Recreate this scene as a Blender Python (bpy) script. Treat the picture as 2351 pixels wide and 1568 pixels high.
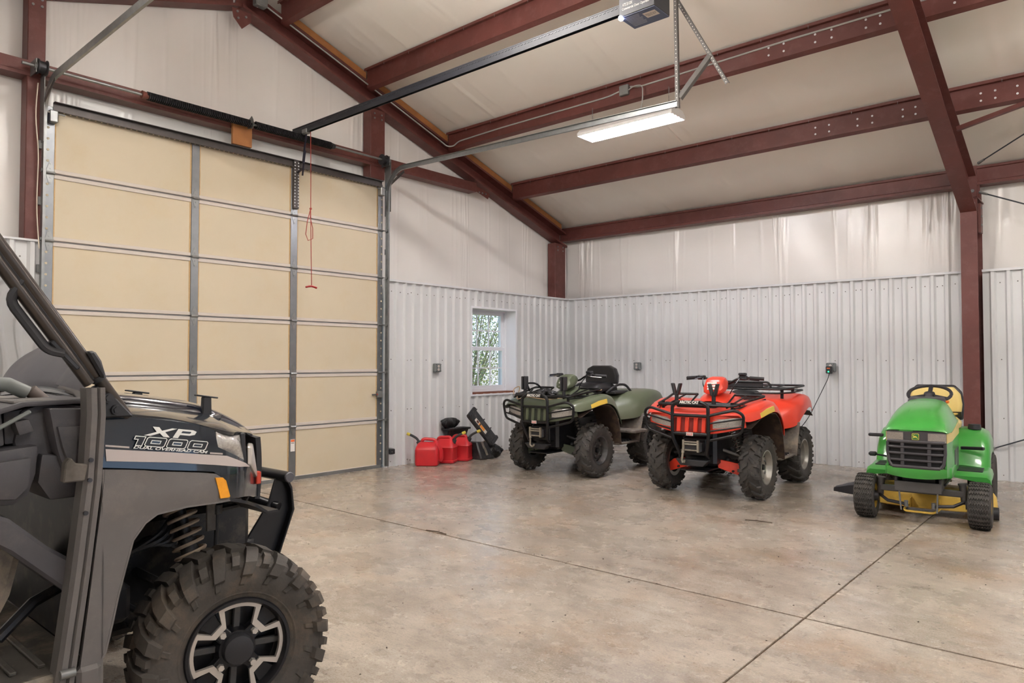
import bpy, bmesh, math, random
from mathutils import Vector, Matrix
random.seed(7)
for _o in list(bpy.data.objects): bpy.data.objects.remove(_o)
C = bpy.context.scene.collection
PI = math.pi
SC = bpy.context.scene

# ------------------------------------------------------------------ camera
cam_d = bpy.data.cameras.new('camera'); cam_d.sensor_width = 36.0; cam_d.sensor_fit = 'HORIZONTAL'
cam_d.lens = 1628.0/2351.0*36.0; cam_d.clip_start = .05; cam_d.clip_end = 200
cam = bpy.data.objects.new('camera', cam_d); C.objects.link(cam)
_r = Vector((.7563, .6542, 0)).normalized(); _f = Vector((-.6540, .7560, .0274)).normalized()
_r = (_r - _f*_r.dot(_f)).normalized(); _u = _r.cross(_f)
cam.matrix_world = Matrix(((_r.x, _u.x, -_f.x, 7.25), (_r.y, _u.y, -_f.y, -9.86), (_r.z, _u.z, -_f.z, 1.37), (0, 0, 0, 1)))
SC.camera = cam

# ------------------------------------------------------------------ world, exposure
SC.view_settings.view_transform = 'Standard'; SC.view_settings.look = 'None'
SC.view_settings.gamma = 1.0; SC.view_settings.use_curve_mapping = False
SC.view_settings.exposure = 1.12
W = bpy.data.worlds.new('sky'); SC.world = W; W.use_nodes = True
wn = W.node_tree; bgn = wn.nodes['Background']
sky = wn.nodes.new('ShaderNodeTexSky'); sky.sky_type = 'HOSEK_WILKIE'; sky.turbidity = 6.0; sky.ground_albedo = .35
sky.sun_direction = Vector((.25, .45, .86)).normalized()
wn.links.new(sky.outputs[0], bgn.inputs[0]); bgn.inputs[1].default_value = 3.0
sun_d = bpy.data.lights.new('sun', 'SUN'); sun_d.energy = 6.0; sun_d.angle = .03; sun_d.color = (1, .95, .88)
sun = bpy.data.objects.new('sun', sun_d); C.objects.link(sun); sun.rotation_euler = Vector((0, .62, .78)).to_track_quat('Z', 'Y').to_euler()
TUBE_E = 55.0; STRIP = 165.0

# ------------------------------------------------------------------ helpers
def lin(h):
    if isinstance(h, str):
        h = h.lstrip('#'); c = [int(h[i:i+2], 16)/255 for i in (0, 2, 4)]
        return tuple((x/12.92 if x <= .04045 else ((x+.055)/1.055)**2.4) for x in c) + (1,)
    return tuple(h) + (1,)

MATS = {}
def mat(name, col, rough=.5, metal=0., var=None, bump=None, col2=None, coat=0., spec=None, emit=None, alpha=None, rvar=0., dirt=None, trans=0., bdist=.002):
    """procedural material: var=(scale, amount) value noise towards col2; bump=(scale, strength); dirt=(colour, scale, amount)"""
    if name in MATS: return MATS[name]
    m = bpy.data.materials.new(name); m.use_nodes = True; nt = m.node_tree; N = nt.nodes; L = nt.links
    b = N['Principled BSDF']; c = lin(col)
    b.inputs['Base Color'].default_value = c; b.inputs['Roughness'].default_value = rough; b.inputs['Metallic'].default_value = metal
    if coat: b.inputs['Coat Weight'].default_value = coat; b.inputs['Coat Roughness'].default_value = .08
    if spec is not None: b.inputs['Specular IOR Level'].default_value = spec
    if trans: b.inputs['Transmission Weight'].default_value = trans
    if alpha is not None: b.inputs['Alpha'].default_value = alpha
    if emit: b.inputs['Emission Color'].default_value = lin(emit[0]); b.inputs['Emission Strength'].default_value = emit[1]
    tc = None
    def coord():
        nonlocal tc
        if tc is None: tc = N.new('ShaderNodeTexCoord')
        return tc.outputs['Object']
    def noise(scale, detail=4, rough_=.6):
        n = N.new('ShaderNodeTexNoise'); n.inputs['Scale'].default_value = scale; n.inputs['Detail'].default_value = detail
        n.inputs['Roughness'].default_value = rough_; L.new(coord(), n.inputs['Vector']); return n
    last = None
    if var:
        n = noise(var[0]); cr = N.new('ShaderNodeValToRGB'); cr.color_ramp.elements[0].position = .3; cr.color_ramp.elements[1].position = .72
        c2 = lin(col2) if col2 else tuple(max(0, x*(1-var[1])) for x in c[:3]) + (1,)
        cr.color_ramp.elements[0].color = c2; cr.color_ramp.elements[1].color = c
        L.new(n.outputs['Fac'], cr.inputs['Fac']); last = cr.outputs['Color']
    if dirt:
        n = noise(dirt[1], 6, .7); mr = N.new('ShaderNodeMapRange'); mr.inputs['From Min'].default_value = .5; mr.inputs['From Max'].default_value = .72
        mr.inputs['To Max'].default_value = dirt[2]; L.new(n.outputs['Fac'], mr.inputs['Value'])
        mx = N.new('ShaderNodeMix'); mx.data_type = 'RGBA'; L.new(mr.outputs['Result'], mx.inputs['Factor'])
        if last: L.new(last, mx.inputs[6])
        else: mx.inputs[6].default_value = c
        mx.inputs[7].default_value = lin(dirt[0]); last = mx.outputs[2]
    if last: L.new(last, b.inputs['Base Color'])
    if rvar:
        n = noise(var[0]*1.7 if var else 8); mr = N.new('ShaderNodeMapRange'); mr.inputs['To Min'].default_value = max(.02, rough-rvar); mr.inputs['To Max'].default_value = min(1, rough+rvar)
        L.new(n.outputs['Fac'], mr.inputs['Value']); L.new(mr.outputs['Result'], b.inputs['Roughness'])
    if bump:
        n = noise(bump[0], 5); bm_ = N.new('ShaderNodeBump'); bm_.inputs['Strength'].default_value = bump[1]; bm_.inputs['Distance'].default_value = bdist
        L.new(n.outputs['Fac'], bm_.inputs['Height']); L.new(bm_.outputs['Normal'], b.inputs['Normal'])
    MATS[name] = m; return m

def V(*a): return Vector(a)

class B:
    """collects shapes and links them as ONE mesh object"""
    def __init__(s): s.v = []; s.f = []
    def add(s, vs, fs):
        o = len(s.v); s.v += [tuple(p) for p in vs]; s.f += [tuple(i+o for i in f) for f in fs]; return s
    def box(s, x0, x1, y0, y1, z0, z1):
        return s.add([(x0,y0,z0),(x1,y0,z0),(x1,y1,z0),(x0,y1,z0),(x0,y0,z1),(x1,y0,z1),(x1,y1,z1),(x0,y1,z1)],
                     [(0,3,2,1),(4,5,6,7),(0,1,5,4),(1,2,6,5),(2,3,7,6),(3,0,4,7)])
    def rbox(s, x0, x1, y0, y1, z0, z1, r):
        """box with chamfered corners on all edges"""
        r = min(r, (x1-x0)/2.01, (y1-y0)/2.01, (z1-z0)/2.01)
        rings = []
        for z, k in ((z0, r), (z0+r, 0), (z1-r, 0), (z1, r)):
            a, b_, c, d = x0+k, x1-k, y0+k, y1-k
            q = r if k == 0 else r*.4
            rings.append([(a+q,c,z),(b_-q,c,z),(b_,c+q,z),(b_,d-q,z),(b_-q,d,z),(a+q,d,z),(a,d-q,z),(a,c+q,z)])
        return s.loft(rings)
    def obox(s, p, q, w, h, up=(0,0,1), off=0.):
        """bar from p to q, w wide sideways, h along up"""
        p = Vector(p); q = Vector(q); d = (q-p).normalized(); u = Vector(up); sd = d.cross(u).normalized(); u = sd.cross(d)
        vs = []
        for e in (p, q):
            for a, b_ in ((-1,-1),(1,-1),(1,1),(-1,1)): vs.append(e + sd*(a*w/2) + u*(b_*h/2 + off))
        return s.add(vs, [(0,1,2,3),(7,6,5,4),(0,4,5,1),(1,5,6,2),(2,6,7,3),(3,7,4,0)])
    def prism(s, poly, axis, a0, a1):
        """polygon of (u,v) extruded along axis: x->(y,z) y->(x,z) z->(x,y)"""
        n = len(poly)
        def P(u, v, a): return (a,u,v) if axis == 'x' else ((u,a,v) if axis == 'y' else (u,v,a))
        vs = [P(u,v,a0) for u, v in poly] + [P(u,v,a1) for u, v in poly]
        fs = [tuple(range(n))[::-1], tuple(range(n, 2*n))] + [(i, (i+1) % n, n+(i+1) % n, n+i) for i in range(n)]
        return s.add(vs, fs)
    def loft(s, rings, cap=True, closed=True):
        n = len(rings[0]); vs = [p for r in rings for p in r]; fs = []
        for k in range(len(rings)-1):
            for i in range(n if closed else n-1):
                j = (i+1) % n; fs.append((k*n+i, k*n+j, (k+1)*n+j, (k+1)*n+i))
        if cap and closed: fs += [tuple(range(n))[::-1], tuple(range((len(rings)-1)*n, len(rings)*n))]
        return s.add(vs, fs)
    def cyl(s, p, q, r0, r1=None, n=12):
        r1 = r0 if r1 is None else r1
        p = Vector(p); q = Vector(q); d = (q-p).normalized(); a = d.orthogonal().normalized(); b_ = d.cross(a)
        return s.loft([[e + a*(r*math.cos(2*PI*i/n)) + b_*(r*math.sin(2*PI*i/n)) for i in range(n)] for e, r in ((p, r0), (q, r1))])
    def tube(s, pts, r, n=8, closed=False, radii=None, flat=None):
        pts = [Vector(p) for p in pts]; m = len(pts); rings = []
        nrm = None
        for i in range(m):
            a = pts[i-1] if (i > 0 or closed) else pts[i]; b_ = pts[(i+1) % m] if (i < m-1 or closed) else pts[i]
            t = (b_-a).normalized()
            if nrm is None: nrm = t.orthogonal().normalized()
            else:
                nrm = nrm - t*nrm.dot(t); nrm = nrm.normalized() if nrm.length > 1e-6 else t.orthogonal().normalized()
            bi = t.cross(nrm); rr = radii[i] if radii else r
            rings.append([pts[i] + nrm*(rr*math.cos(2*PI*k/n)) + bi*(rr*(flat or 1)*math.sin(2*PI*k/n)) for k in range(n)])
        if closed:
            rings.append(rings[0]); return s.loft(rings, cap=False)
        return s.loft(rings)
    def lathe(s, prof, o=(0,0,0), axis='z', n=32, a0=0., a1=2*PI):
        """prof: (radius, height along axis); open ends are left open"""
        o = Vector(o); rings = []; full = abs(a1-a0-2*PI) < 1e-6
        for k in range(n if full else n+1):
            a = a0+(a1-a0)*k/n; c, si = math.cos(a), math.sin(a); ring = []
            for r, h in prof:
                ring.append(o + (Vector((r*c, r*si, h)) if axis == 'z' else (Vector((h, r*c, r*si)) if axis == 'x' else Vector((r*si, h, r*c)))))
            rings.append(ring)
        if full: rings.append(rings[0])
        return s.loft(rings, cap=False, closed=False)
    def ball(s, c, rx, ry=None, rz=None, n=14, m=8):
        ry = ry or rx; rz = rz or rx; c = Vector(c); vs = [c+Vector((0,0,-rz))]; fs = []
        for j in range(1, m):
            t = -PI/2+PI*j/m
            for i in range(n):
                a = 2*PI*i/n; vs.append(c+Vector((rx*math.cos(t)*math.cos(a), ry*math.cos(t)*math.sin(a), rz*math.sin(t))))
        vs.append(c+Vector((0,0,rz))); e = len(vs)-1
        for i in range(n):
            fs.append((0, 1+(i+1) % n, 1+i)); fs.append((e, e-n+i, e-n+(i+1) % n))
        for j in range(m-2):
            for i in range(n):
                a = 1+j*n+i; b_ = 1+j*n+(i+1) % n; fs.append((a, b_, b_+n, a+n))
        return s.add(vs, fs)
    def grid(s, fn, nu, nv):
        vs = [fn(i/nu, j/nv) for j in range(nv+1) for i in range(nu+1)]
        return s.add(vs, [(j*(nu+1)+i, j*(nu+1)+i+1, (j+1)*(nu+1)+i+1, (j+1)*(nu+1)+i) for j in range(nv) for i in range(nu)])
    def xf(s, M):
        s.v = [tuple(M @ Vector(p)) for p in s.v]; return s
    def mesh(s, name, smooth=35, bevel=0., seg=1, weld=False, solid=0., sub=0):
        me = bpy.data.meshes.new(name); me.from_pydata([tuple(p) for p in s.v], [], s.f)
        bm = bmesh.new(); bm.from_mesh(me)
        if weld: bmesh.ops.remove_doubles(bm, verts=bm.verts, dist=1e-5)
        if solid:
            bmesh.ops.recalc_face_normals(bm, faces=bm.faces)
            bmesh.ops.solidify(bm, geom=list(bm.faces), thickness=solid)
        bmesh.ops.recalc_face_normals(bm, faces=bm.faces)
        if bevel:
            es = [e for e in bm.edges if len(e.link_faces) == 2 and e.calc_face_angle(0) > math.radians(30)]
            bmesh.ops.bevel(bm, geom=es, offset=bevel, segments=seg, profile=.6, affect='EDGES', clamp_overlap=True)
        if sub: bmesh.ops.subdivide_edges(bm, edges=list(bm.edges), cuts=sub, use_grid_fill=True, smooth=1.0)
        bm.to_mesh(me); bm.free()
        if smooth:
            me.shade_smooth(); me.set_sharp_from_angle(angle=math.radians(smooth))
        return me
    def build(s, name, m, parent=None, loc=None, rot=None, **kw):
        me = s.mesh(name, **kw); me.materials.append(m)
        return link(name, me, parent, loc, rot)

def link(name, data, parent=None, loc=None, rot=None):
    o = bpy.data.objects.new(name, data); C.objects.link(o)
    if parent is not None: o.parent = parent
    if loc is not None: o.location = loc
    if rot is not None: o.rotation_euler = rot
    return o
def tag(o, label, cat, group=None):
    o['label'] = label; o['category'] = cat
    if group: o['group'] = group
    return o
def struct(o): o['kind'] = 'structure'; return o
def stuff(o): o['kind'] = 'stuff'; return o
def thing(name, label, cat, loc=(0,0,0), rz=0., group=None):
    o = bpy.data.objects.new(name, None); C.objects.link(o); o.location = loc; o.rotation_euler = (0,0,rz); o.empty_display_size = .1
    return tag(o, label, cat, group)
def copy_tree(o, parent=None):
    c = o.copy(); C.objects.link(c)
    if parent is not None: c.parent = parent
    for ch in list(o.children): copy_tree(ch, c)
    return c
def text(name, body, m, parent, M, size, width=None, shear=0., bold=0., ext=.0006, outline=None, spacing=1.0):
    """flat lettering: built in its own xy plane (centred), then placed by matrix M"""
    cu = bpy.data.curves.new(name, 'FONT'); cu.body = body; cu.size = size; cu.shear = shear; cu.align_x = 'CENTER'; cu.align_y = 'CENTER'
    cu.extrude = ext; cu.offset = bold; cu.resolution_u = 3; cu.space_character = spacing
    if outline: cu.fill_mode = 'NONE'; cu.bevel_depth = outline; cu.bevel_resolution = 0; cu.extrude = 0
    t = bpy.data.objects.new(name, cu); C.objects.link(t)
    bpy.context.view_layer.update()
    me = bpy.data.meshes.new_from_object(t.evaluated_get(bpy.context.evaluated_depsgraph_get()))
    bpy.data.objects.remove(t); bpy.data.curves.remove(cu)
    if width:
        xs = [v.co.x for v in me.vertices]; k = width/(max(xs)-min(xs))
        for v in me.vertices: v.co.x *= k
    me.transform(M); me.materials.clear(); me.materials.append(m); me.name = name
    return link(name, me, parent)
def frame(o, right, up):
    """matrix whose x axis is right, y axis is up, at o"""
    r = Vector(right).normalized(); u = Vector(up); u = (u-r*u.dot(r)).normalized(); n = r.cross(u)
    return Matrix(((r.x,u.x,n.x,o[0]),(r.y,u.y,n.y,o[1]),(r.z,u.z,n.z,o[2]),(0,0,0,1)))
def arc(c, r, a0, a1, n, plane='yz', k=0.):
    out = []
    for i in range(n+1):
        a = math.radians(a0+(a1-a0)*i/n); u, v = c[0]+r*math.cos(a), c[1]+r*math.sin(a)
        out.append((k,u,v) if plane == 'yz' else ((u,k,v) if plane == 'xz' else (u,v,k)))
    return out
def fillet(pts, r, n=4):
    """round the corners of a polyline"""
    pts = [Vector(p) for p in pts]; out = [pts[0]]
    for i in range(1, len(pts)-1):
        a, b_, c = pts[i-1], pts[i], pts[i+1]; d0 = (a-b_); d1 = (c-b_); k = min(r, d0.length*.45, d1.length*.45)
        p0 = b_+d0.normalized()*k; p1 = b_+d1.normalized()*k
        for j in range(n+1):
            t = j/n; out.append(p0*(1-t)**2 + b_*2*t*(1-t) + p1*t*t)
    out.append(pts[-1]); return out
def ringfillet(pts, r, n=4):
    pts = [Vector(p) for p in pts]; m = len(pts); out = []
    for i in range(m):
        a, b_, c = pts[i-1], pts[i], pts[(i+1) % m]; d0 = (a-b_); d1 = (c-b_); k = min(r, d0.length*.45, d1.length*.45)
        p0 = b_+d0.normalized()*k; p1 = b_+d1.normalized()*k
        for j in range(n+1):
            t = j/n; out.append(p0*(1-t)**2 + b_*2*t*(1-t) + p1*t*t)
    return out
def lerp(a, b_, t): return a+(b_-a)*t

# ------------------------------------------------------------------ materials
STEEL = mat('oxide_primer_steel', '#66352f', .5, var=(2.5, .3), bump=(60, .05), dirt=('#7d5550', 9, .35))
GALV = mat('galvanised_steel', '#9a9c9c', .38, .85, var=(14, .22), rvar=.1)
GALVD = mat('dull_galvanised_steel', '#8a8b8a', .5, .6, var=(9, .2), rvar=.1)
DARKST = mat('dark_bare_steel', '#46464a', .45, .7, var=(12, .3))
WHITEP = mat('white_painted_panel', '#d4d5d6', .42, var=(1.2, .04), bump=(400, .02))
WHITET = mat('white_trim', '#d9dadc', .4)
VINYL = mat('white_vinyl_insulation', '#ece8e4', .24, var=(.8, .05), bump=(18, .10), bdist=.004)
VINYLC = mat('ceiling_vinyl_insulation', '#efe9e0', .42, var=(.8, .05), bump=(30, .12), bdist=.004)
WOOD = mat('raw_lumber', '#a86f3e', .65, var=(5, .3), bump=(60, .2))
BLACKPL = mat('black_plastic', '#26262a', .5, var=(20, .25), bump=(300, .1))
BLACKM = mat('black_painted_metal', '#1c1c20', .35, .2, var=(15, .3))
RUBBER = mat('tyre_rubber', '#454240', .75, var=(14, .4), bump=(90, .4), dirt=('#6a5d4e', 7, .35), bdist=.003)
# ================================================================== the room
ROOFS = .325
def roof(y): return 3.67 + ROOFS*(-y if y > -6 else 12+y)
XB = 13.0; YB = -12.0
# floor: four poured slabs with sawn joints between them
def concrete():
    m = bpy.data.materials.new('stained_concrete'); m.use_nodes = True; nt = m.node_tree; N = nt.nodes; L = nt.links; b = N['Principled BSDF']
    geo = N.new('ShaderNodeNewGeometry')
    def noi(scale, det=6, ro=.6, stretch=(1,1,1), rot=0):
        mp = N.new('ShaderNodeMapping'); mp.inputs['Scale'].default_value = stretch; mp.inputs['Rotation'].default_value = (0,0,rot); L.new(geo.outputs['Position'], mp.inputs['Vector'])
        n = N.new('ShaderNodeTexNoise'); n.inputs['Scale'].default_value = scale; n.inputs['Detail'].default_value = det; n.inputs['Roughness'].default_value = ro
        L.new(mp.outputs[0], n.inputs['Vector']); return n.outputs['Fac']
    def ramp(f, p0, c0, p1, c1):
        r = N.new('ShaderNodeValToRGB'); e = r.color_ramp.elements; e[0].position = p0; e[0].color = lin(c0); e[1].position = p1; e[1].color = lin(c1); L.new(f, r.inputs[0]); return r.outputs[0]
    def mr(f, a, b_, c, d):
        r = N.new('ShaderNodeMapRange'); r.inputs[1].default_value = a; r.inputs[2].default_value = b_; r.inputs[3].default_value = c; r.inputs[4].default_value = d; L.new(f, r.inputs[0]); return r.outputs[0]
    def mix(fac, a, b_, mode='MIX'):
        x = N.new('ShaderNodeMix'); x.data_type = 'RGBA'; x.blend_type = mode
        if isinstance(fac, float): x.inputs[0].default_value = fac
        else: L.new(fac, x.inputs[0])
        L.new(a, x.inputs[6])
        if isinstance(b_, str): x.inputs[7].default_value = lin(b_)
        else: L.new(b_, x.inputs[7])
        return x.outputs[2]
    base = ramp(noi(.8, 6, .58), .34, '#8f8478', .66, '#b6ab9d')
    base = mix(mr(noi(2.6, 6, .6), .44, .72, 0, .7), base, '#bfb5a7')
    base = mix(mr(noi(1.3, 6, .6, (1,1.7,1), .5), .48, .72, 0, .6), base, '#7b6d5f')
    base = mix(mr(noi(5.5, 5, .6, (1,2.2,1), .3), .48, .74, 0, .6), base, '#6d645b')
    base = mix(mr(noi(9, 5, .6, (1,1.5,1), 1.9), .48, .74, 0, .5), base, '#c6bcaf')
    base = mix(mr(noi(1.7, 4, .55, (1,1,1), 1.1), .52, .74, 0, .45), base, '#a2815f')
    # trowel grain, tyre scuffs, scratches and drips
    base = mix(mr(noi(38, 3, .6, (1,2.2,1), .3), .5, .72, 0, .55), base, '#6a6056')
    base = mix(mr(noi(90, 2, .5), .52, .75, 0, .5), base, '#c9bfb2')
    base = mix(mr(noi(140, 2, .5), .52, .72, 0, .45), base, '#5f564d')
    base = mix(mr(noi(6, 3, .6, (1,7,1), .25), .62, .74, 0, .55), base, '#57524d')
    base = mix(mr(noi(7, 3, .6, (8,1,1), .1), .64, .76, 0, .45), base, '#5e5853')
    base = mix(mr(noi(30, 2, .5), .70, .76, 0, .8), base, '#463f3a')
    L.new(base, b.inputs['Base Color'])
    L.new(mr(noi(2.2, 8, .7), .3, .7, .14, .40), b.inputs['Roughness'])
    bp = N.new('ShaderNodeBump'); bp.inputs['Strength'].default_value = .12; bp.inputs['Distance'].default_value = .003; L.new(noi(40, 8, .7), bp.inputs['Height']); L.new(bp.outputs[0], b.inputs['Normal'])
    return m
CONC = concrete()
JOINT = mat('joint_dirt', '#6e5341', .9, var=(30, .4))
floor = struct(B().box(-.3, XB, YB-.3, .3, -.16, -.012).build('floor', JOINT))
g = .0055
for x0, x1 in ((-.3, 5.93), (5.93, XB)):
    for y0, y1 in ((YB-.3, -5.95), (-5.95, .3)):
        B().box(x0+(g if x0 > 0 else 0), x1-(g if x1 < 10 else 0), y0+(.009 if y0 > -8 else 0), y1-(.009 if y1 < -1 else 0), -.012, 0).build('floor_slab', CONC, floor, bevel=.002)
# shallow tooled joint line between mower and door is part of the slab grid above

# ---- ribbed liner panels
PITCH = .1525
def ribs(u0, u1):
    """profile (u, out) of a liner panel: wide pans with narrow proud ribs every six inches"""
    pts = []; k = math.floor(u0/PITCH)-1
    while k*PITCH < u1+PITCH:
        c = k*PITCH
        pts += [(c-.036, .0), (c-.016, .030), (c+.016, .030), (c+.036, .0)]
        k += 1
    out = [p for p in pts if u0 < p[0] < u1]
    def at(u):
        for a, b_ in zip(pts, pts[1:]):
            if a[0] <= u <= b_[0]: return (u, lerp(a[1], b_[1], (u-a[0])/max(1e-6, b_[0]-a[0])))
        return (u, 0)
    return [at(u0)]+out+[at(u1)]
def panel(parent, wall, u0, u1, z0, z1):
    pr = ribs(u0, u1); b = B(); n = len(pr)
    def P(u, d, z): return (d, u, z) if wall == 'x' else (u, -d, z)
    vs = [P(u, d, z0) for u, d in pr]+[P(u, d, z1) for u, d in pr]+[P(u, d-.002, z0) for u, d in pr]+[P(u, d-.002, z1) for u, d in pr]
    b.add(vs, [(i, i+1, n+i+1, n+i) for i in range(n-1)]+[(2*n+i+1, 2*n+i, 3*n+i, 3*n+i+1) for i in range(n-1)])
    return b.build('wall_panel', WHITEP, parent, smooth=0)
WAIN = 2.43
WY0, WY1, WZ0, WZ1 = -2.405, -1.435, .885, 2.145       # window opening in the liner
DY0, DY1, DZ = -7.83, -4.02, 3.72                      # doorway

# ---- end wall with the overhead door (left in the picture)
wl = B()
xo = -.26
def quad_x(b, x, y0, y1, z0, z1): b.box(x-.03, x, y0, y1, z0, z1)
for y0, y1, z0, z1 in ((YB-.3, DY0, -.1, 3.7), (DY0, DY1, 3.72, 5.7), (DY1, -2.16, -.1, 3.7), (-2.16, -1.48, -.1, .95), (-2.16, -1.48, 2.13, 3.7), (-1.48, .3, -.1, 3.7)):
    quad_x(wl, xo, y0, y1, z0, z1)
wl.prism([(YB-.3, 3.7), (DY0, 3.7), (DY0, 5.72), (-6, 5.72)], 'x', xo-.03, xo); wl.prism([(DY1, 3.7), (.3, 3.7), (-6, 5.72), (DY1, 5.72)], 'x', xo-.03, xo)
wall_left = struct(wl.build('wall_left', WHITEP, smooth=0))
def sheet(parent, wall, u0, u1, z0f, z1f, base, m, seams, seed, nu, nv, amp=1.0):
    """taut vinyl-faced insulation with seams, puckers and soft billows"""
    rnd = random.Random(seed)
    cr = [(rnd.uniform(u0, u1), rnd.uniform(.004, .022), rnd.uniform(-.05, .05), rnd.uniform(.002, .007)) for _ in range(int((u1-u0)*5))]
    for s_ in seams:
        for k in range(9): cr.append((s_+rnd.gauss(0, .07), rnd.uniform(.004, .012), rnd.uniform(-.08, .08), rnd.uniform(.003, .011)))
    def fn(a, t):
        u = lerp(u0, u1, a); z = lerp(z0f(u), z1f(u), t)
        d = .012*math.sin(3.1*u+seed)*math.sin(PI*t) + .008*math.sin(7.3*u+2*z)*math.sin(PI*t)
        for c, w, sk, h in cr:
            x = (u-c-sk*(t-.5))/w
            if abs(x) < 3: d += h*amp*math.exp(-x*x)*(.35+.65*t)
        return (base+d, u, z) if wall == 'x' else (u, base-d, z)
    return B().grid(fn, nu, nv).build('insulation_sheet', m, parent, smooth=80)
sheet(wall_left, 'x', YB, DY0+.02, lambda u: 2.2, roof, -.2, VINYL, (-9.2, -10.7), 3, 160, 14)
sheet(wall_left, 'x', DY0+.02, DY1-.02, lambda u: 3.7, roof, -.2, VINYL, (-6.1, -7.6, -4.3), 5, 300, 16)
sheet(wall_left, 'x', DY1-.02, .2, lambda u: 2.2, roof, -.2, VINYL, (-2.35, -.9), 8, 340, 18)
for y0 in (-11.9, -10.985, -10.07, -9.155):
    panel(wall_left, 'x', y0, y0+.915, 0, WAIN)
panel(wall_left, 'x', -8.24, -7.845, 0, WAIN)
panel(wall_left, 'x', -3.985, -3.2, 0, WAIN); panel(wall_left, 'x', -3.2, WY0, 0, WAIN)
panel(wall_left, 'x', WY0, WY1, 0, WZ0); panel(wall_left, 'x', WY0, WY1, WZ1, WAIN)
panel(wall_left, 'x', WY1, -.62, 0, WAIN); panel(wall_left, 'x', -.62, -.02, 0, WAIN)
# ---- long side wall (right in the picture)
wr = B().box(-.29, XB, .26, .29, -.1, 3.75)
wall_right = struct(wr.build('wall_right', WHITEP, smooth=0))
sheet(wall_right, 'y', -.2, 5.9, lambda u: 2.2, lambda u: 3.62, .2, VINYL, (.12, .25, 1.9, 3.55, 4.75, 5.55, 5.65), 11, 420, 14, 1.5)
sheet(wall_right, 'y', 5.9, 12, lambda u: 2.2, lambda u: 3.62, .2, VINYL, (6.1, 7.5, 9), 12, 240, 10, 1.3)
u = .02
for i, w in enumerate((.915, .915, .915, .915, .915, .915, .31)):
    panel(wall_right, 'y', u, u+w-.001, 0, WAIN); u += w
u = 6.0
for i in range(7): panel(wall_right, 'y', u, u+.914, 0, WAIN); u += .915
# rows of panel screws (a few pixels each)
SCREW = mat('screw_heads', '#6f6a66', .5, .5)
def screws(parent, wall, u0, u1, skip=None):
    b = B(); rnd = random.Random(3)
    for z in (.06, .72, 1.38, 2.28):
        k = math.ceil(u0/PITCH)
        while k*PITCH < u1:
            for du in ((.045, .105) if k % 6 == 0 else (.075,)):
                uu = k*PITCH+du+rnd.uniform(-.01, .01)
                if (k % 2 == 0 or z > 2) and uu < u1 and not (skip and skip[0] < uu < skip[1] and skip[2] < z < skip[3]):
                    zz = z+rnd.uniform(-.012, .012)
                    if wall == 'x': b.cyl((0, uu, zz), (.007, uu, zz), .007, .005, 6)
                    else: b.cyl((uu, 0, zz), (uu, -.007, zz), .007, .005, 6)
            k += 1
    return stuff(b.build('panel_screws', SCREW, parent, smooth=0))
screws(wall_left, 'x', -3.98, -.05, (WY0-.02, WY1+.02, WZ0-.03, WZ1+.03)); screws(wall_right, 'y', .1, 5.75); screws(wall_right, 'y', 6.0, 9)
screws(wall_left, 'x', -11, -7.9)
# cap trims along the top of the liner, corner trim
def trim(name, b): return struct(b.build(name, WHITET, smooth=0))
trim('trim_1', B().box(-.02, .042, -3.985, 0, WAIN-.008, WAIN+.006).box(.038, .042, -3.985, 0, WAIN-.022, WAIN-.008))
trim('trim_2', B().box(-.02, .042, YB, -7.845, WAIN-.012, WAIN+.006))
trim('trim_3', B().box(.03, 5.81, -.042, .02, WAIN-.008, WAIN+.006).box(.03, 5.81, -.042, -.038, WAIN-.022, WAIN-.008))
trim('trim_4', B().box(6.0, XB, -.042, .02, WAIN-.008, WAIN+.006).box(6.0, XB, -.042, -.038, WAIN-.022, WAIN-.008))
trim('trim_5', B().prism([(0, 0), (.03, 0), (.03, -.004), (.05, -.03), (.0, -.03)], 'z', 0, WAIN))
trim('trim_7', B().box(-.06, .024, -7.862, -7.838, 0, WAIN).box(-.2, -.012, -7.90, -7.86, 0, 2.4))
trim('trim_6', B().box(-.03, .024, -4.0, -3.97, 0, WAIN))
# ---- walls behind the camera (bare liner and vinyl, they only send light back)
# open doorway added in the unseen opposite end wall to let daylight in
wall_back = struct(B().box(XB, XB+.1, YB-.3, -7.9, -.1, 2.43).box(XB, XB+.1, -4.1, .3, -.1, 2.43).build('wall_back', WHITEP, smooth=0))
B().box(XB, XB+.1, YB-.3, -7.9, 2.43, 3.66).box(XB, XB+.1, -4.1, .3, 2.43, 3.66).prism([(YB-.3, 3.66), (.3, 3.66), (-6, 5.7)], 'x', XB, XB+.1).build('insulation_sheet', VINYL, wall_back, smooth=0)
struct(B().box(XB+.1, XB+26, -22, 10, -.3, -.05).build('bounce_apron', mat('bounce_gravel', '#b5aa9a', .9, var=(1.5, .2)), smooth=0))  # unseen apron added to bounce sunlight in through the doorway
wall_front = struct(B().box(-.3, XB, YB-.3, YB-.2, -.1, 2.43).build('wall_front', WHITEP, smooth=0))
B().box(-.3, XB, YB-.3, YB-.2, 2.43, 3.75).build('insulation_sheet', VINYL, wall_front, smooth=0)
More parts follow.
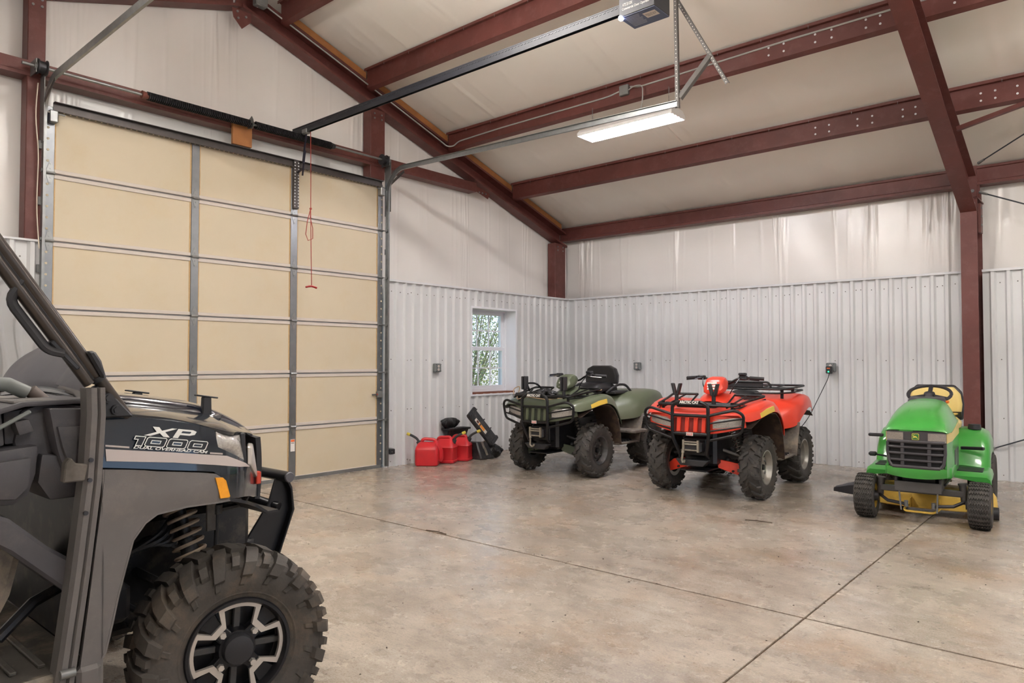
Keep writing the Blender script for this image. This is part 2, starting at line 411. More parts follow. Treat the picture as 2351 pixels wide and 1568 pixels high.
# ---- ceiling: two insulated slopes
def ceil_sheet(ya, yb, seed):
    rnd = random.Random(seed)
    cr = [(rnd.uniform(-.2, XB), rnd.uniform(.006, .03), rnd.uniform(-.25, .25), rnd.uniform(.002, .007)) for _ in range(70)]
    for s_ in (1.45, 2.95, 4.45, 7.4, 8.9, 10.4):
        for k in range(6): cr.append((s_+rnd.gauss(0, .1), rnd.uniform(.006, .016), rnd.uniform(-.15, .15), rnd.uniform(.003, .009)))
    def fn(a, t):
        x = lerp(-.25, XB, a); y = lerp(ya, yb, t); d = -.016*math.cos(2*PI*(y+1.4)/1.42)+.008*math.sin(2.2*x+3*y)
        for c, w, sk, h in cr:
            q = (x-c-sk*math.sin(3*t))/w
            if abs(q) < 3: d += h*math.exp(-q*q)
        return (x, y, roof(y)+.012-d)
    return fn
ceiling = struct(B().grid(ceil_sheet(.25, -6, 21), 440, 48).build('ceiling', VINYLC, smooth=80))
B().grid(ceil_sheet(-6, YB-.3, 22), 260, 30).build('insulation_sheet', VINYLC, ceiling, smooth=80)
B().prism([(.35, 3.64), (-6, 5.72), (YB-.35, 3.64), (YB-.35, 3.74), (-6, 5.82), (.35, 3.74)], 'x', -.35, XB+.1).build('roof_deck', WHITEP, ceiling, smooth=0)

# ================================================================== steel frame
def zpurlin(y):
    """Z section along x: top flange towards the ridge, bottom flange towards the eave"""
    zt = roof(y); k = ROOFS
    pf = [(.0, .0), (.0, -.214), (.054, -.214), (.054, -.196), (.06, -.196), (.06, -.22), (-.006, -.22), (-.006, -.008), (-.048, -.008), (-.048, -.03), (-.054, -.03), (-.054, .0)]
    return [(y-.06+u, zt+.012-k*u+v) for u, v in pf]
PURL = [(-1.40, 'plain dark red steel purlin next above the eave strut over the vinyl wall'),
        (-2.80, 'dark red steel purlin carrying the conduit and the lit tube fixture'),
        (-4.24, 'dark red steel purlin just above the black door opener rail'),
        (-5.46, 'dark red steel purlin nearest the roof ridge')]
for y, lab in PURL:
    t = thing('roof_purlin', lab, 'beam', (0, y, roof(y)), 0, 'roof purlins')
    pf = [(a-y, b_-roof(y)) for a, b_ in zpurlin(y)]
    B().prism(pf, 'x', .004, XB).build('purlin_section', STEEL, t, smooth=0, weld=False)
    bb = B(); hb = B()
    for k in range(26):
        x = .4+k*.46; bb.box(x, x+.004, -.119, -.115, -.02, .008)
    for x in (5.05, 5.2, 4.6, 4.75, 5.5, 5.62, 6.2, 6.32, 6.5, 6.95):
        for dz in (-.075, -.15): hb.cyl((x, -.069, dz), (x, -.064, dz), .011, None, 8)
    stuff(bb.build('deck_screws', GALV, t, smooth=0)); stuff(hb.build('bolts', WHITET, t, smooth=0))
for y, lab in ((-6.54, 'next to the ridge'), (-7.76, 'second down from the ridge'), (-9.2, 'third down from the ridge'), (-10.6, 'lowest of that slope')):
    t = thing('roof_purlin', 'dark red steel purlin on the far roof slope, '+lab, 'beam', (0, y, roof(y)), 0, 'purlins of the far slope'); q = -12-y
    B().prism([(-(a-q), b_-roof(q)) for a, b_ in zpurlin(q)], 'x', .004, XB).build('purlin_section', STEEL, t, smooth=0)
# eave strut
t = thing('eave_strut', 'dark red steel eave strut along the top of the long vinyl wall', 'beam', (0, 0, 3.44))
B().prism([(-.012, 0), (.16, 0), (.16, .20), (-.012, .222), (-.012, .195), (.004, .188), (.004, .045), (-.012, .035)], 'x', -.17, XB).build('strut_section', STEEL, t, smooth=0)
bb = B()
for k in range(44): bb.box(.3+k*.28, .304+k*.28, -.006, .004, .195, .222)
stuff(bb.build('deck_screws', GALV, t, smooth=0))
# end wall rafters (C sections bearing the purlins)
def crafter(name, ya, yb, lab, z0=3.315, dz=.245):
    t = thing(name, lab, 'beam', (0, ya, 0))
    sgn = 1 if yb > ya else -1
    def zb(y): return z0 + .3235*(-y if y > -6 else 12+y)
    rings = []
    pf = [(0, 0), (0, .032), (-.006, .032), (-.006, .006), (-.165, .006), (-.165, dz-.006), (-.006, dz-.006), (-.006, dz-.032), (0, dz-.032), (0, dz), (-.175, dz), (-.175, 0)]
    for y in (ya, yb): rings.append([(x, y-ya, zb(y)+z) for x, z in pf])
    B().loft(rings).build('channel', STEEL, t, smooth=0)
    return t, zb
tr, zbr = crafter('end_rafter', -5.985, -.02, 'dark red steel end rafter sloping from ridge to the far corner')
crafter('end_rafter', -6.015, -11.9, 'dark red steel end rafter descending leftwards from the ridge')
# ridge splice plate
t = thing('ridge_plate', 'bolted dark red gusset plate hanging under the ridge joint', 'bracket', (0, -6, 5.2))
B().prism([(-.12, .0), (.1, .0), (.1, -.1), (.0, -.2), (-.1, -.1)], 'x', .002, .012).build('plate', STEEL, t)
bb = B()
for a, b_ in ((-.06, -.03), (-.05, -.1), (.04, -.06)): bb.cyl((.012, a, b_), (.024, a, b_), .014, None, 6)
stuff(bb.build('bolts', GALVD, t))
# lumber blocking between the purlins on top of the rafter
ys = [-.1, -1.40, -2.80, -4.24, -5.46]
for a, b_, lab in zip(ys, ys[1:], ('lowest', 'second lowest', 'third lowest', 'uppermost')):
    y1, y0 = a-.07, b_+.07
    rings = [[(-.012, y, roof(y)-.105), (-.012, y, roof(y)-.02), (-.05, y, roof(y)-.02), (-.05, y, roof(y)-.105)] for y in (y0, y1)]
    tag(B().loft(rings).build('lumber_blocking', WOOD, smooth=0), 'orange-brown board on top of the end rafter, %s piece' % lab, 'board', 'boards on the end rafter')
# door header girt
t = thing('header_girt', 'dark red steel girt running across above the overhead door', 'beam', (0, -12, 3.88))
B().prism([(0, 0), (0, .135), (-.17, .135), (-.17, .128), (-.006, .128), (-.006, .0)] if False else [(-.006, 0), (0, .03), (0, .135), (-.17, .135), (-.17, 0)], 'y', 0, 9.72).build('girt_section', STEEL, t, smooth=0)
B().box(-.012, .004, 0, 9.7, .03, .036).build('lip', STEEL, t, smooth=0)
B().prism([(9.70, .02), (9.98, -.06), (10.02, .02), (9.9, .06), (9.72, .09)], 'x', -.02, -.012).build('gusset', STEEL, t, smooth=0)
bb = B()
for a in (9.78, 9.85, 9.92): bb.cyl((-.012, a, .015), (0, a, .0), .012, None, 6)
stuff(bb.build('bolts', GALV, t))
# jamb and corner columns of the end wall
def ccol(y0, y1, z0, z1, lab, d=.17):
    t = thing('end_wall_column', lab, 'column', (0, (y0+y1)/2, 0)); w = (y1-y0)/2
    B().prism([(-d, -w), (0, -w), (0, -w+.035), (-.006, -w+.035), (-.006, -w+.007), (-d+.007, -w+.007), (-d+.007, w-.007), (-.006, w-.007), (-.006, w-.035), (0, w-.035), (0, w), (-d, w)] if False else [(-d, -w), (-.014, -w), (-.014, w), (-d, w)], 'z', z0, z1).build('column_section', STEEL, t, smooth=0, bevel=.004)
    B().box(-.02, -.009, -w+.005, -w+.03, z0, z1-.01).build('lip', STEEL, t, smooth=0)
    bb = B()
    for a in (-w*.5, w*.5):
        for z in (z1-.06, z1-.12): bb.cyl((-.014, a, z), (-.002, a, z), .012, None, 6)
    stuff(bb.build('bolts', GALVD, t))
ccol(-7.985, -7.845, 2.3, 4.65, 'dark red steel jamb column left of the overhead door')
ccol(-4.23, -4.0, 3.72, 4.62, 'dark red steel jamb column above the right door corner')
ccol(-.35, -.06, 2.3, 3.37, 'short dark red steel column at the far room corner')
# main frame: column and tapered rafter
t = thing('frame_column', 'tall dark red steel column standing behind the green mower', 'column', (5.9, 0, 0))
B().box(-.083, .083, -.2, -.19, 0, 3.26).box(-.083, .083, .17, .18, 0, 3.4).build('flange', STEEL, t, smooth=0)
B().box(.005, .011, -.19, .17, 0, 3.3).build('web', STEEL, t, smooth=0)
B().box(-.1, .1, -.225, .2, 3.24, 3.256).build('cap_plate', STEEL, t, smooth=0)
B().box(-.09, .09, -.214, -.201, 3.14, 3.24).build('splice_plate', STEEL, t, smooth=0)
B().box(.083, .11, -.12, .02, 2.86, 3.2).build('clip', STEEL, t, smooth=0)
bb = B()
for x in (-.05, .05): bb.cyl((x, -.214, 3.19), (x, -.235, 3.19), .02, None, 6)
for z in (2.95, 3.05, 3.15): bb.cyl((.11, -.09, z), (.122, -.09, z), .014, None, 6)
bb.build('bolt', GALVD, t)
def frt(y): return roof(y)-.235
t = thing('frame_rafter', 'dark red steel main frame rafter rising from the tall column', 'beam', (5.9, 0, 0))
def frb(y): return frt(y) - (lerp(.4, .22, min(1, (-y)/3.2)) if y > -3.2 else .22)
ysf = [.15, -.2, -3.2, -5.95]
for nm, fb, ft in (('bottom_flange', lambda y: frb(y)-.01, frb), ('top_flange', lambda y: frt(y)-.01, frt)):
    B().loft([[(-.083, y, fb(y)), (.083, y, fb(y)), (.083, y, ft(y)), (-.083, y, ft(y))] for y in ysf[1:]]).build(nm, STEEL, t, smooth=0)
B().loft([[(0.003, y, frb(y)), (.011, y, frb(y)), (.011, y, frt(y)), (0.003, y, frt(y))] for y in ysf]).build('web', STEEL, t, smooth=0)
B().box(-.09, .09, -.235, -.215, 3.258, 3.62).build('end_plate', STEEL, t, smooth=0)
B().box(.012, .09, .0, .012, 3.27, 3.62).build('stiffener', STEEL, t, smooth=0)
bb = B()
for x in (-.05, .05): bb.cyl((x, -.235, 3.33), (x, -.25, 3.33), .02, None, 6)
bb.cyl((.05, -.24, 3.57), (.05, -.215, 3.57), .02, None, 6); bb.build('bolt', GALVD, t)
def frt2(y): return roof(y)-.235
t = tag(B().loft([[(-.083, y, frt2(y)-.22), (.083, y, frt2(y)-.22), (.083, y, frt2(y)), (-.083, y, frt2(y))] for y in (-6.05, -11.9)]).build('frame_rafter', STEEL, smooth=0), 'dark red main frame rafter on the far slope past the ridge', 'beam'); t.location = (5.9, 0, 0)
# fly brace and rod bracing right of the column
a = V(5.99, -1.45, 3.72); b_ = V(7.35, -1.6, 3.98)
t = thing('fly_brace', 'thin dark red angle brace from the main rafter to a purlin', 'brace', a)
B().obox((0,0,0), b_-a, .05, .006).obox((0,0,0), b_-a, .006, .05, off=.022).build('angle', STEEL, t, smooth=0)
CABLE = mat('brace_cable', '#4a4f55', .45, .6)
def rod(p, q, lab, eye=True):
    t = thing('brace_rod', lab, 'cable', p); q = Vector(q)-Vector(p)
    B().tube([(0,0,0), q*.5, q], .008, 6).build('rod', CABLE, t)
    d = q.normalized()
    B().cyl((0,0,0), d*.09, .017, .012, 8).build('eye_bolt', GALV, t)
rod((6.0, -.16, 3.66), (8.2, -2.2, 4.28), 'dark bracing rod rising from the column top towards the roof')
rod((5.995, -.1, 3.335), (10.4, -.07, 1.25), 'dark bracing rod sloping down from the column top to the right')
rod((6.02, -.06, .338), (8.4, -.08, 1.335), 'dark bracing rod running up rightwards behind the green mower')
# ================================================================== sectional overhead door
CREAM = mat('cream_insulated_panel', '#d0c3aa', .55, var=(1.5, .05), bump=(220, .06), dirt=('#c9b48c', 2.2, .35))
FOAM = mat('foam_edge', '#d3b283', .8, var=(20, .2))
RAILP = mat('pale_door_rail', '#cfc6bd', .45, var=(8, .06))
STILE = mat('grey_door_stile', '#8d9094', .35, .75, var=(10, .15), rvar=.12)
door_1 = struct(B().box(-.075, -.055, -7.80, -4.02, .03, 3.66).build('door_1', WHITEP, smooth=0))
YS = [(-7.762, -6.52), (-6.44, -5.365), (-5.28, -4.105)]
SH = .61
hinge_me = None
def hinge_mesh():
    b = B().prism([(-.03, .012), (-.03, .03), (-.008, .1), (.008, .1), (.03, .03), (.03, .012)], 'x', 0, .004)
    b.prism([(-.03, -.012), (.03, -.012), (.03, -.03), (.008, -.1), (-.008, -.1), (-.03, -.03)], 'x', 0, .004)
    b.cyl((.012, -.036, 0), (.012, .036, 0), .013, None, 8)
    for z in (.04, .085, -.04, -.085): b.cyl((.004, 0, z), (.008, 0, z), .006, None, 6)
    return b.mesh('hinge')
hm = hinge_mesh(); hm.materials.append(GALV)
pm = {}
for k in range(6):
    z0 = k*SH+.012; z1 = (k+1)*SH-.003
    s_ = B()
    # stiles: galvanised strips, proud of the panels
    for a, b_ in ((-7.83, -7.762), (-6.52, -6.44), (-5.365, -5.28), (-4.105, -4.03)): s_.box(-.055, -.012, a, b_, z0, z1)
    sec = s_.build('door_section', STILE, door_1, bevel=.003)
    if k == 0: B().box(-.055, -.01, -7.8, -4.05, .0, .04).build('bottom_seal', GALVD, sec, smooth=0)
    for a, b_ in YS:
        B().box(-.055, -.028, a+.012, b_-.012, z0+.03, z1-.032).build('foam_panel', CREAM, sec, smooth=0)
        B().box(-.055, -.024, a+.001, a+.013, z0+.03, z1-.032).box(-.055, -.024, b_-.013, b_-.001, z0+.03, z1-.032).build('foam_edge', FOAM, sec, smooth=0)
        B().box(-.055, -.016, a, b_, z0, z0+.034).build('bottom_rail', RAILP, sec, smooth=0, bevel=.003)
        B().box(-.055, -.016, a, b_, z1-.036, z1).build('top_rail', RAILP, sec, smooth=0, bevel=.003)
    if k < 5:
        for yy in (-7.795, -6.48, -5.322, -4.07):
            h = link('hinge', hm, sec, (-.012, yy, (k+1)*SH+.004))
    sb = B(); rnd = random.Random(k)
    for yy in (-7.815, -4.05):
        for j in range(5): sb.cyl((-.012, yy, z0+.1+j*.1), (-.009, yy, z0+.1+j*.1), .011, None, 8)
    stuff(sb.build('stile_holes', CREAM, sec, smooth=0))
PERF = mat('perforated_angle', '#565150', .45, .5, var=(10, .2))
def perf_holes(pts, r, d, m=CREAM):
    b = B()
    for p in pts: b.cyl(p, Vector(p)+Vector(d), r, None, 6)
    return b
st = B().prism([(-.012, 3.61), (.04, 3.61), (.04, 3.615), (-.006, 3.615), (-.006, 3.69), (.04, 3.69), (.04, 3.695), (-.012, 3.695)], 'y', -7.78, -4.05).build('top_strut', PERF, door_1, smooth=0)
stuff(perf_holes([(.016, -7.7+j*.052, 3.6095) for j in range(70)], .008, (0, 0, -.002)).build('strut_holes', CREAM, st, smooth=0))
vs_ = B().box(-.012, .03, -5.355, -5.29, 3.13, 3.7).build('opener_strut', PERF, door_1, smooth=0, bevel=.004)
stuff(perf_holes([(.03, -5.30, 3.16+j*.036) for j in range(15)]+[(.03, -5.345, 3.16+j*.036) for j in range(15)], .008, (.002, 0, 0)).build('strut_holes', WHITET, vs_, smooth=0))
# slide lock, caution label
lk = B().rbox(-.012, .03, -4.13, -4.05, .9, .985, .006).box(-.012, -.004, -4.19, -4.13, .93, .95).box(.0, .006, -4.14, -4.06, .885, .892).build('slide_lock', GALVD, door_1)
B().cyl((.03, -4.14, .945), (.034, -4.14, .945), .009, None, 8).build('lock_dot', mat('red_paint', '#a32a22', .4), lk)
lb = B().box(-.0115, -.0095, -5.35, -5.295, .33, .47).build('caution_label', mat('label_white', '#e8e4df', .6), door_1, smooth=0)
B().box(-.0095, -.009, -5.346, -5.299, .44, .465).build('label_stripe', mat('label_orange', '#d9622f', .6), lb, smooth=0)
text('label_text', 'WARNING', mat('label_ink', '#333333', .7), lb, frame((-.009, -5.3225, .425), (0,1,0), (0,0,1)), .014, .042)
# top roller brackets
for yy, dy in ((-7.79, -1), (-4.075, 1)):
    bk = B().rbox(-.012, .055, yy-.035, yy+.035, 3.5, 3.61, .008).build('top_bracket', GALV, door_1)
    B().cyl((.04, yy-.09, 3.585), (.04, yy+.09, 3.585), .008).build('roller_axle', GALV, bk)

# ---- tracks
def track(y, lab, side, end):
    t = thing('door_track', lab, 'door track', (0, y, 0), 0, 'overhead door tracks')
    path = [V(.055, 0, .02), V(.055, 0, 3.5)]
    path += [V(.055+.31*(1-math.cos(a)), 0, 3.52+.31*math.sin(a)) for a in [PI/2*i/10 for i in range(11)]]
    path.append(Vector(end)-Vector((0, y, 0)))
    # C shaped rolled section, open towards the door
    pf = [(-.03, 0), (-.03, .022*side), (-.026, .022*side), (-.026, .004*side), (.026, .004*side), (.026, .022*side), (.03, .022*side), (.03, 0)]
    rings = []
    for i, p in enumerate(path):
        d = (path[min(i+1, len(path)-1)]-path[max(i-1, 0)]).normalized(); nx = Vector((-d.z, 0, d.x))
        rings.append([p+nx*u+Vector((0, -v, 0)) for u, v in pf])
    B().loft(rings).build('rail', GALV, t, smooth=40)
    # flag angle and jamb brackets
    B().box(-.02, .1, .004*side-.003, .004*side+.003, 3.3, 3.98).build('flag_bracket', GALVD, t, smooth=0)
    for z in (.35, .95, 1.55, 2.15, 2.75, 3.25):
        B().box(-.02, .03, min(.0, .02*side), max(.004, .02*side), z, z+.07).build('jamb_bracket', GALVD, t, smooth=0)
    B().obox((.1, .003*side, 3.66), (.36, .003*side, 3.78), .004, .035).build('angle_brace', PERF, t, smooth=0)
    for k in range(5):
        B().cyl((.055, -.03*side, (k+1)*SH+.004), (.055, .01*side, (k+1)*SH+.004), .02, None, 12).cyl((.01, -.1*side, (k+1)*SH+.004), (.012, -.02*side, (k+1)*SH+.004), .006).build('roller', GALV, t)
    return t
t = track(-3.992, 'galvanised door track curving back towards the lit tube fixture', 1, (4.17, -3.975, 3.735))
# hanger for the right track: perforated angles from the roof
HANG = mat('weathered_hanger_steel', '#6f6c69', .55, .3, var=(10, .2))
def pangle(name, parent, p, q, w=.03, n=40, hole=MATS['ceiling_vinyl_insulation'], up=(0,1,0)):
    p = Vector(p); q = Vector(q); d = (q-p).normalized(); u = Vector(up); sd = d.cross(u).normalized(); u = sd.cross(d)
    o = B().obox(p, q, w, .003, up).obox(p+sd*w/2, q+sd*w/2, .003, w, up, w/2).build(name, HANG, parent, smooth=0)
    if n:
        b = B()
        for i in range(n):
            c = lerp(p, q, (i+.5)/n); b.cyl(c-u*.0019, c+u*.0019, .005, None, 6)
        stuff(b.build('hanger_holes', hole, o, smooth=0))
    return o
pangle('hanger', t, (4.15, .02, 4.98), (4.165, .02, 3.70), .032, 34)
pangle('hanger_brace', t, (4.44, .12, 4.15), (4.18, .03, 3.80), .045, 0)
pangle('hanger_strap', t, (4.0, .12, 4.98), (4.60, .13, 3.85), .03, 36)
track(-7.875, 'galvanised door track running up over the upper left corner', -1, (3.4, -7.875, 3.87))
# ---- torsion shaft with springs, drums, centre bracket
SPRING = mat('oiled_spring_steel', '#2c2b2f', .4, .6, var=(20, .3))
t = thing('torsion_shaft', 'steel torsion shaft with black springs above the overhead door', 'door spring', (.13, -8.06, 3.935))
B().cyl((0,0,0), (0,4.02,0), .0135, None, 12).build('shaft', GALV, t)
def spring(y0, y1):
    pts = []; n = int((y1-y0)/.019)
    for i in range(n*8+1):
        a = 2*PI*i/8; pts.append((.037*math.cos(a), y0+(y1-y0)*i/(n*8), .037*math.sin(a)))
    return B().tube(pts, .0092, 5)
spring(1.03, 2.10).build('spring', SPRING, t); spring(2.16, 3.13).build('spring', SPRING, t)
for yy in (1.01, 3.15): B().cyl((0, yy-.03, 0), (0, yy+.03, 0), .04, .03, 14).build('winding_cone', mat('rusty_cone', '#7a4a40', .6, .3) if yy < 2 else DARKST, t)
for yy in (.15, 3.93): B().lathe([(.02, -.04), (.068, -.04), (.068, -.03), (.055, -.026), (.05, .02), (.068, .03), (.068, .036), (.02, .036)], (0, yy, 0), 'y', 20).build('cable_drum', DARKST, t)
for yy in (.10, 4.0): B().box(-.13, .03, yy-.004, yy+.004, -.06, .06).cyl((0, yy-.01, 0), (0, yy+.01, 0), .035, None, 16).build('bearing_plate', GALVD, t)
B().prism([(-.1, -.03), (.02, -.05), (.05, .0), (.03, .05), (.0, .09), (-.04, .07), (-.1, .05)], 'y', 2.115, 2.12).box(-.1, -.095, 2.06, 2.17, -.09, .05).build('centre_bracket', GALVD, t, smooth=0)
t = tag(B().box(0, .04, -.11, .11, -.125, .125).build('spring_pad_board', WOOD, bevel=.003), 'short orange-brown board behind the torsion spring bracket', 'board'); t.location = (.005, -6.0, 3.83)
t = tag(B().tube(fillet([(0,0,0), (.01,-.02,-.3), (.01,.012,-.6), (.015,.0,-1.1), (0,.03,-1.45)], .2), .005, 6).build('pull_cord', mat('white_cord', '#cfc4b4', .8)), 'thin white cord hanging by the left jamb column', 'cord'); t.location = (.1, -7.93, 3.8)

# ---- door operator
t = thing('door_operator', 'black box door operator with long rail hung under the ceiling', 'door opener', (4.46, -5.43, 3.9))
OPB = mat('operator_charcoal', '#3a3b3f', .45, .2, var=(30, .1)); OPU = mat('operator_underside', '#55607a', .5)
B().rbox(0, .30, 0, .225, .003, .24, .006).build('motor_housing', OPB, t)
B().box(.004, .296, .004, .221, 0, .004).build('bottom_plate', OPU, t, smooth=0)
R_ = B()
R_.obox((-4.5, .11, .16), (.02, .11, .148), .045, .01).obox((-4.5, .092, .15), (.02, .092, .15), .005, .07, off=-.035).obox((-4.5, .128, .15), (.02, .128, .15), .005, .07, off=-.035)
rail = R_.build('rail', mat('black_rail', '#202127', .5, .1, var=(12, .2)), t, smooth=0)
ch = B()
for k in range(120): ch.box(-4.3+k*.036, -4.3+k*.036+.02, .086, .0895, .128, .136)
stuff(ch.build('chain', DARKST, rail, smooth=0))
B().rbox(-4.30, -4.2, .08, .14, .06, .12, .01).build('trolley', GALVD, t)
B().obox((-4.245, .11, .08), (-4.31, .11, -.26), .006, .03, (1,0,0)).obox((-4.33, .118, -.4), (-4.28, .118, -.12), .006, .03, (1,0,0)).obox((-4.33, .118, -.32), (-4.47, .118, -.36), .03, .006).build('door_arm', mat('arm_dark', '#2f2d3c', .45, .4), t, smooth=0)
wh = mat('print_white', '#d9d9d6', .6)
text('model_print', 'ATS 2113X', wh, t, frame((.075, -.001, .085), (1,0,0), (0,0,1)), .03, .085, bold=.0008)
text('print_line', 'Commercial Door Operator', wh, t, frame((.145, -.001, .055), (1,0,0), (0,0,1)), .026, .23, bold=.0006)
bl = B().box(.17, .27, .05, .13, -.001, 0).build('rating_label', mat('label_cream', '#d8cfc6', .6), t, smooth=0)
text('label_print', 'MODEL ATS 2113X\nVOLTS 115  HZ 60\nAMPS 5.0  PH 1', mat('label_ink', '#333333', .7), bl, frame((.22, .09, -.0015), (1,0,0), (0,-1,0)), .013, .085, ext=.0002)
ps = B()
for i in range(9): ps.box(.03, .15-.006*(i % 3), .03+i*.018, .036+i*.018, -.001, 0)
stuff(ps.build('caution_print', mat('print_blue_grey', '#a9aebb', .6), t, smooth=0))
B().rbox(-.004, .03, -.006, .03, -.014, .02, .008).build('status_lamp', mat('lamp_lens', '#ffffff', .3, emit=('#cfd4ff', 14)), t)
for i in range(2): B().cyl((.16+i*.05, 0, .1), (.16+i*.05, -.012, .1), .01).build('knob', BLACKM, t)
pangle('hanger', t, (.31, .20, .14), (.31, .20, 1.4), .03, 30, up=(1,0,0)); pangle('hanger', t, (.31, .02, .14), (.31, .02, 1.4), .03, 30, up=(1,0,0))
tag_rope = thing('release_rope', 'red emergency release rope with a T handle in front of the door', 'rope', (.27, -5.30, 4.0))
ROPE = mat('red_rope', '#9a3a30', .7)
B().tube([(0,0,0), (.005,.004,-.55), (.004,.006,-.9), (.012,.008,-1.3), (.03,.008,-1.79)], .0045, 6).build('rope', ROPE, tag_rope)
B().tube([(.004,.006,-.9), (.01,-.04,-1.05), (.01,-.06,-1.2), (.012,-.03,-1.27), (.012,.03,-1.24), (.01,.03,-1.12), (.005,.0,-1.0), (.004,.006,-.9)], .0045, 6).build('loop', ROPE, tag_rope)
B().ball((.004,.006,-.9), .014).build('knot', ROPE, tag_rope)
B().tube([(.03,-.065,-1.80), (.03,-.03,-1.79), (.03,.008,-1.785), (.03,.04,-1.79), (.03,.075,-1.80)], .013, 8, flat=.7).build('t_handle', mat('red_handle', '#a51f1c', .4), tag_rope)
# photo eye on its bracket
t = thing('photo_eye', 'small black door sensor on a bracket beside the door track', 'sensor', (.02, -3.955, .17))
B().rbox(.04, .09, -.03, .05, 0, .07, .008).build('sensor_body', BLACKPL, t); B().cyl((.09, -.005, .035), (.092, -.005, .035), .011).build('lens', GALV, t); B().box(0, .05, -.045, -.03, .05, .075).box(0,.05,-.045,.04,.072,.076).build('bracket', GALVD, t, smooth=0)

# ================================================================== window in the end wall
WN = mat('white_window_vinyl', '#e6e8ee', .35)
GLASS = bpy.data.materials.new('window_glass'); GLASS.use_nodes = True
_n = GLASS.node_tree.nodes; _l = GLASS.node_tree.links; _n.remove(_n['Principled BSDF'])
_t = _n.new('ShaderNodeBsdfTransparent'); _g = _n.new('ShaderNodeBsdfGlossy'); _g.inputs['Roughness'].default_value = .03; _m = _n.new('ShaderNodeMixShader'); _fz = _n.new('ShaderNodeLayerWeight'); _fz.inputs['Blend'].default_value = .12
_l.new(_fz.outputs[0], _m.inputs[0]); _l.new(_t.outputs[0], _m.inputs[1]); _l.new(_g.outputs[0], _m.inputs[2]); _l.new(_m.outputs[0], _n['Material Output'].inputs[0])
window_1 = struct(B().box(-.26, .038, WY0-.03, WY0, WZ0-.03, WZ1+.03).box(-.26, .038, WY1, WY1+.03, WZ0-.03, WZ1+.03).box(-.26, .038, WY0, WY1, WZ1, WZ1+.03).box(-.26, .038, WY0, WY1, WZ0-.03, WZ0-.004).build('window_1', WN, smooth=0))
B().box(-.22, .018, WY0, WY1, WZ0-.004, WZ0+.02).build('window_sill', mat('stained_sill', '#7a3f26', .5, var=(12, .3)), window_1, smooth=0)
gy0, gy1, gz0, gz1 = -2.36, -1.47, .93, 2.13
fr = B(); fr.box(-.26, -.16, gy0-.06, gy0, gz0-.04, gz1+.04).box(-.26, -.16, gy1, gy1+.05, gz0-.04, gz1+.04).box(-.26, -.16, gy0, gy1, gz1-.01, gz1+.04).box(-.26, -.16, gy0, gy1, gz0-.04, gz0+.02)
fr.build('window_frame', WN, window_1, smooth=0)
zm = 1.545
for nm, z0, z1, x in (('lower_sash', gz0+.02, zm+.03, -.19), ('upper_sash', zm-.0, gz1-.01, -.22)):
    s_ = B().box(x-.02, x+.02, gy0, gy0+.045, z0, z1).box(x-.02, x+.02, gy1-.045, gy1, z0, z1).box(x-.02, x+.02, gy0+.045, gy1-.045, z0, z0+.045).box(x-.02, x+.02, gy0+.045, gy1-.045, z1-.045, z1).build(nm, WN, window_1, smooth=0)
    mb = B()
    for i in (1, 2): yy = lerp(gy0+.045, gy1-.045, i/3); mb.box(x-.008, x+.008, yy-.009, yy+.009, z0+.045, z1-.045)
    zz = (z0+z1)/2; mb.box(x-.007, x+.007, gy0+.045, gy1-.045, zz-.009, zz+.009); mb.build('muntins', WN, s_, smooth=0)
    B().box(x-.002, x+.002, gy0+.045, gy1-.045, z0+.045, z1-.045).build('pane', GLASS, s_, smooth=0)
# liner cut around window: rib ends already stop at the reveal
# ---- electrical: junction boxes, conduit, outlets
CONDUIT = mat('grey_conduit', '#a9a9a6', .45, .3)
pts = [(.02, -5.75, 5.36), (.02, -5.50, 5.275), (.02, -4.3, 4.885), (.02, -3.02, 4.455), (.05, -2.94, 4.40), (.12, -2.885, 4.40), (.22, -2.875, 4.455), (1.0, -2.872, 4.475), (2.7, -2.872, 4.475), (2.86, -2.872, 4.50)]
t = tag(B().tube(fillet(pts, .12, 4), .0095, 7).build('conduit', CONDUIT), 'grey conduit running down the end rafter and onto the second purlin', 'conduit')
t = tag(B().tube(fillet([(3.0, -2.872, 4.52), (3.12, -2.872, 4.49), (3.4, -2.872, 4.495), (4.8, -2.872, 4.525), (9, -2.872, 4.54)], .1, 4), .0095, 7).build('conduit', CONDUIT), 'grey conduit continuing right from the purlin junction box', 'conduit')
t = tag(B().rbox(-.06, .06, -.03, .02, -.06, .06, .008).build('junction_box', GALVD), 'grey junction box clipped to the purlin above the lit fixture', 'junction box'); t.location = (2.93, -2.88, 4.49)
t = tag(B().rbox(-.03, .06, -.07, .07, -.07, .07, .01).build('junction_box', GALVD), 'grey junction box high on the rafter beside the ridge', 'junction box'); t.location = (.05, -5.82, 5.36)
t = tag(B().tube(fillet([(0,0,0), (.08,-.02,.02), (.2,-.03,.0), (.22,-.06,-.2), (.16,-.08,-.41)], .1, 4), .007, 6).build('fixture_cable', CONDUIT), 'grey cable looping from the junction box to the lit fixture', 'cable'); t.location = (2.99, -2.89, 4.48)
OUTW = mat('outlet_face', '#d9cfc8', .5); OUTG = mat('grey_outlet_box', '#7f8484', .4, .4, var=(20, .12))
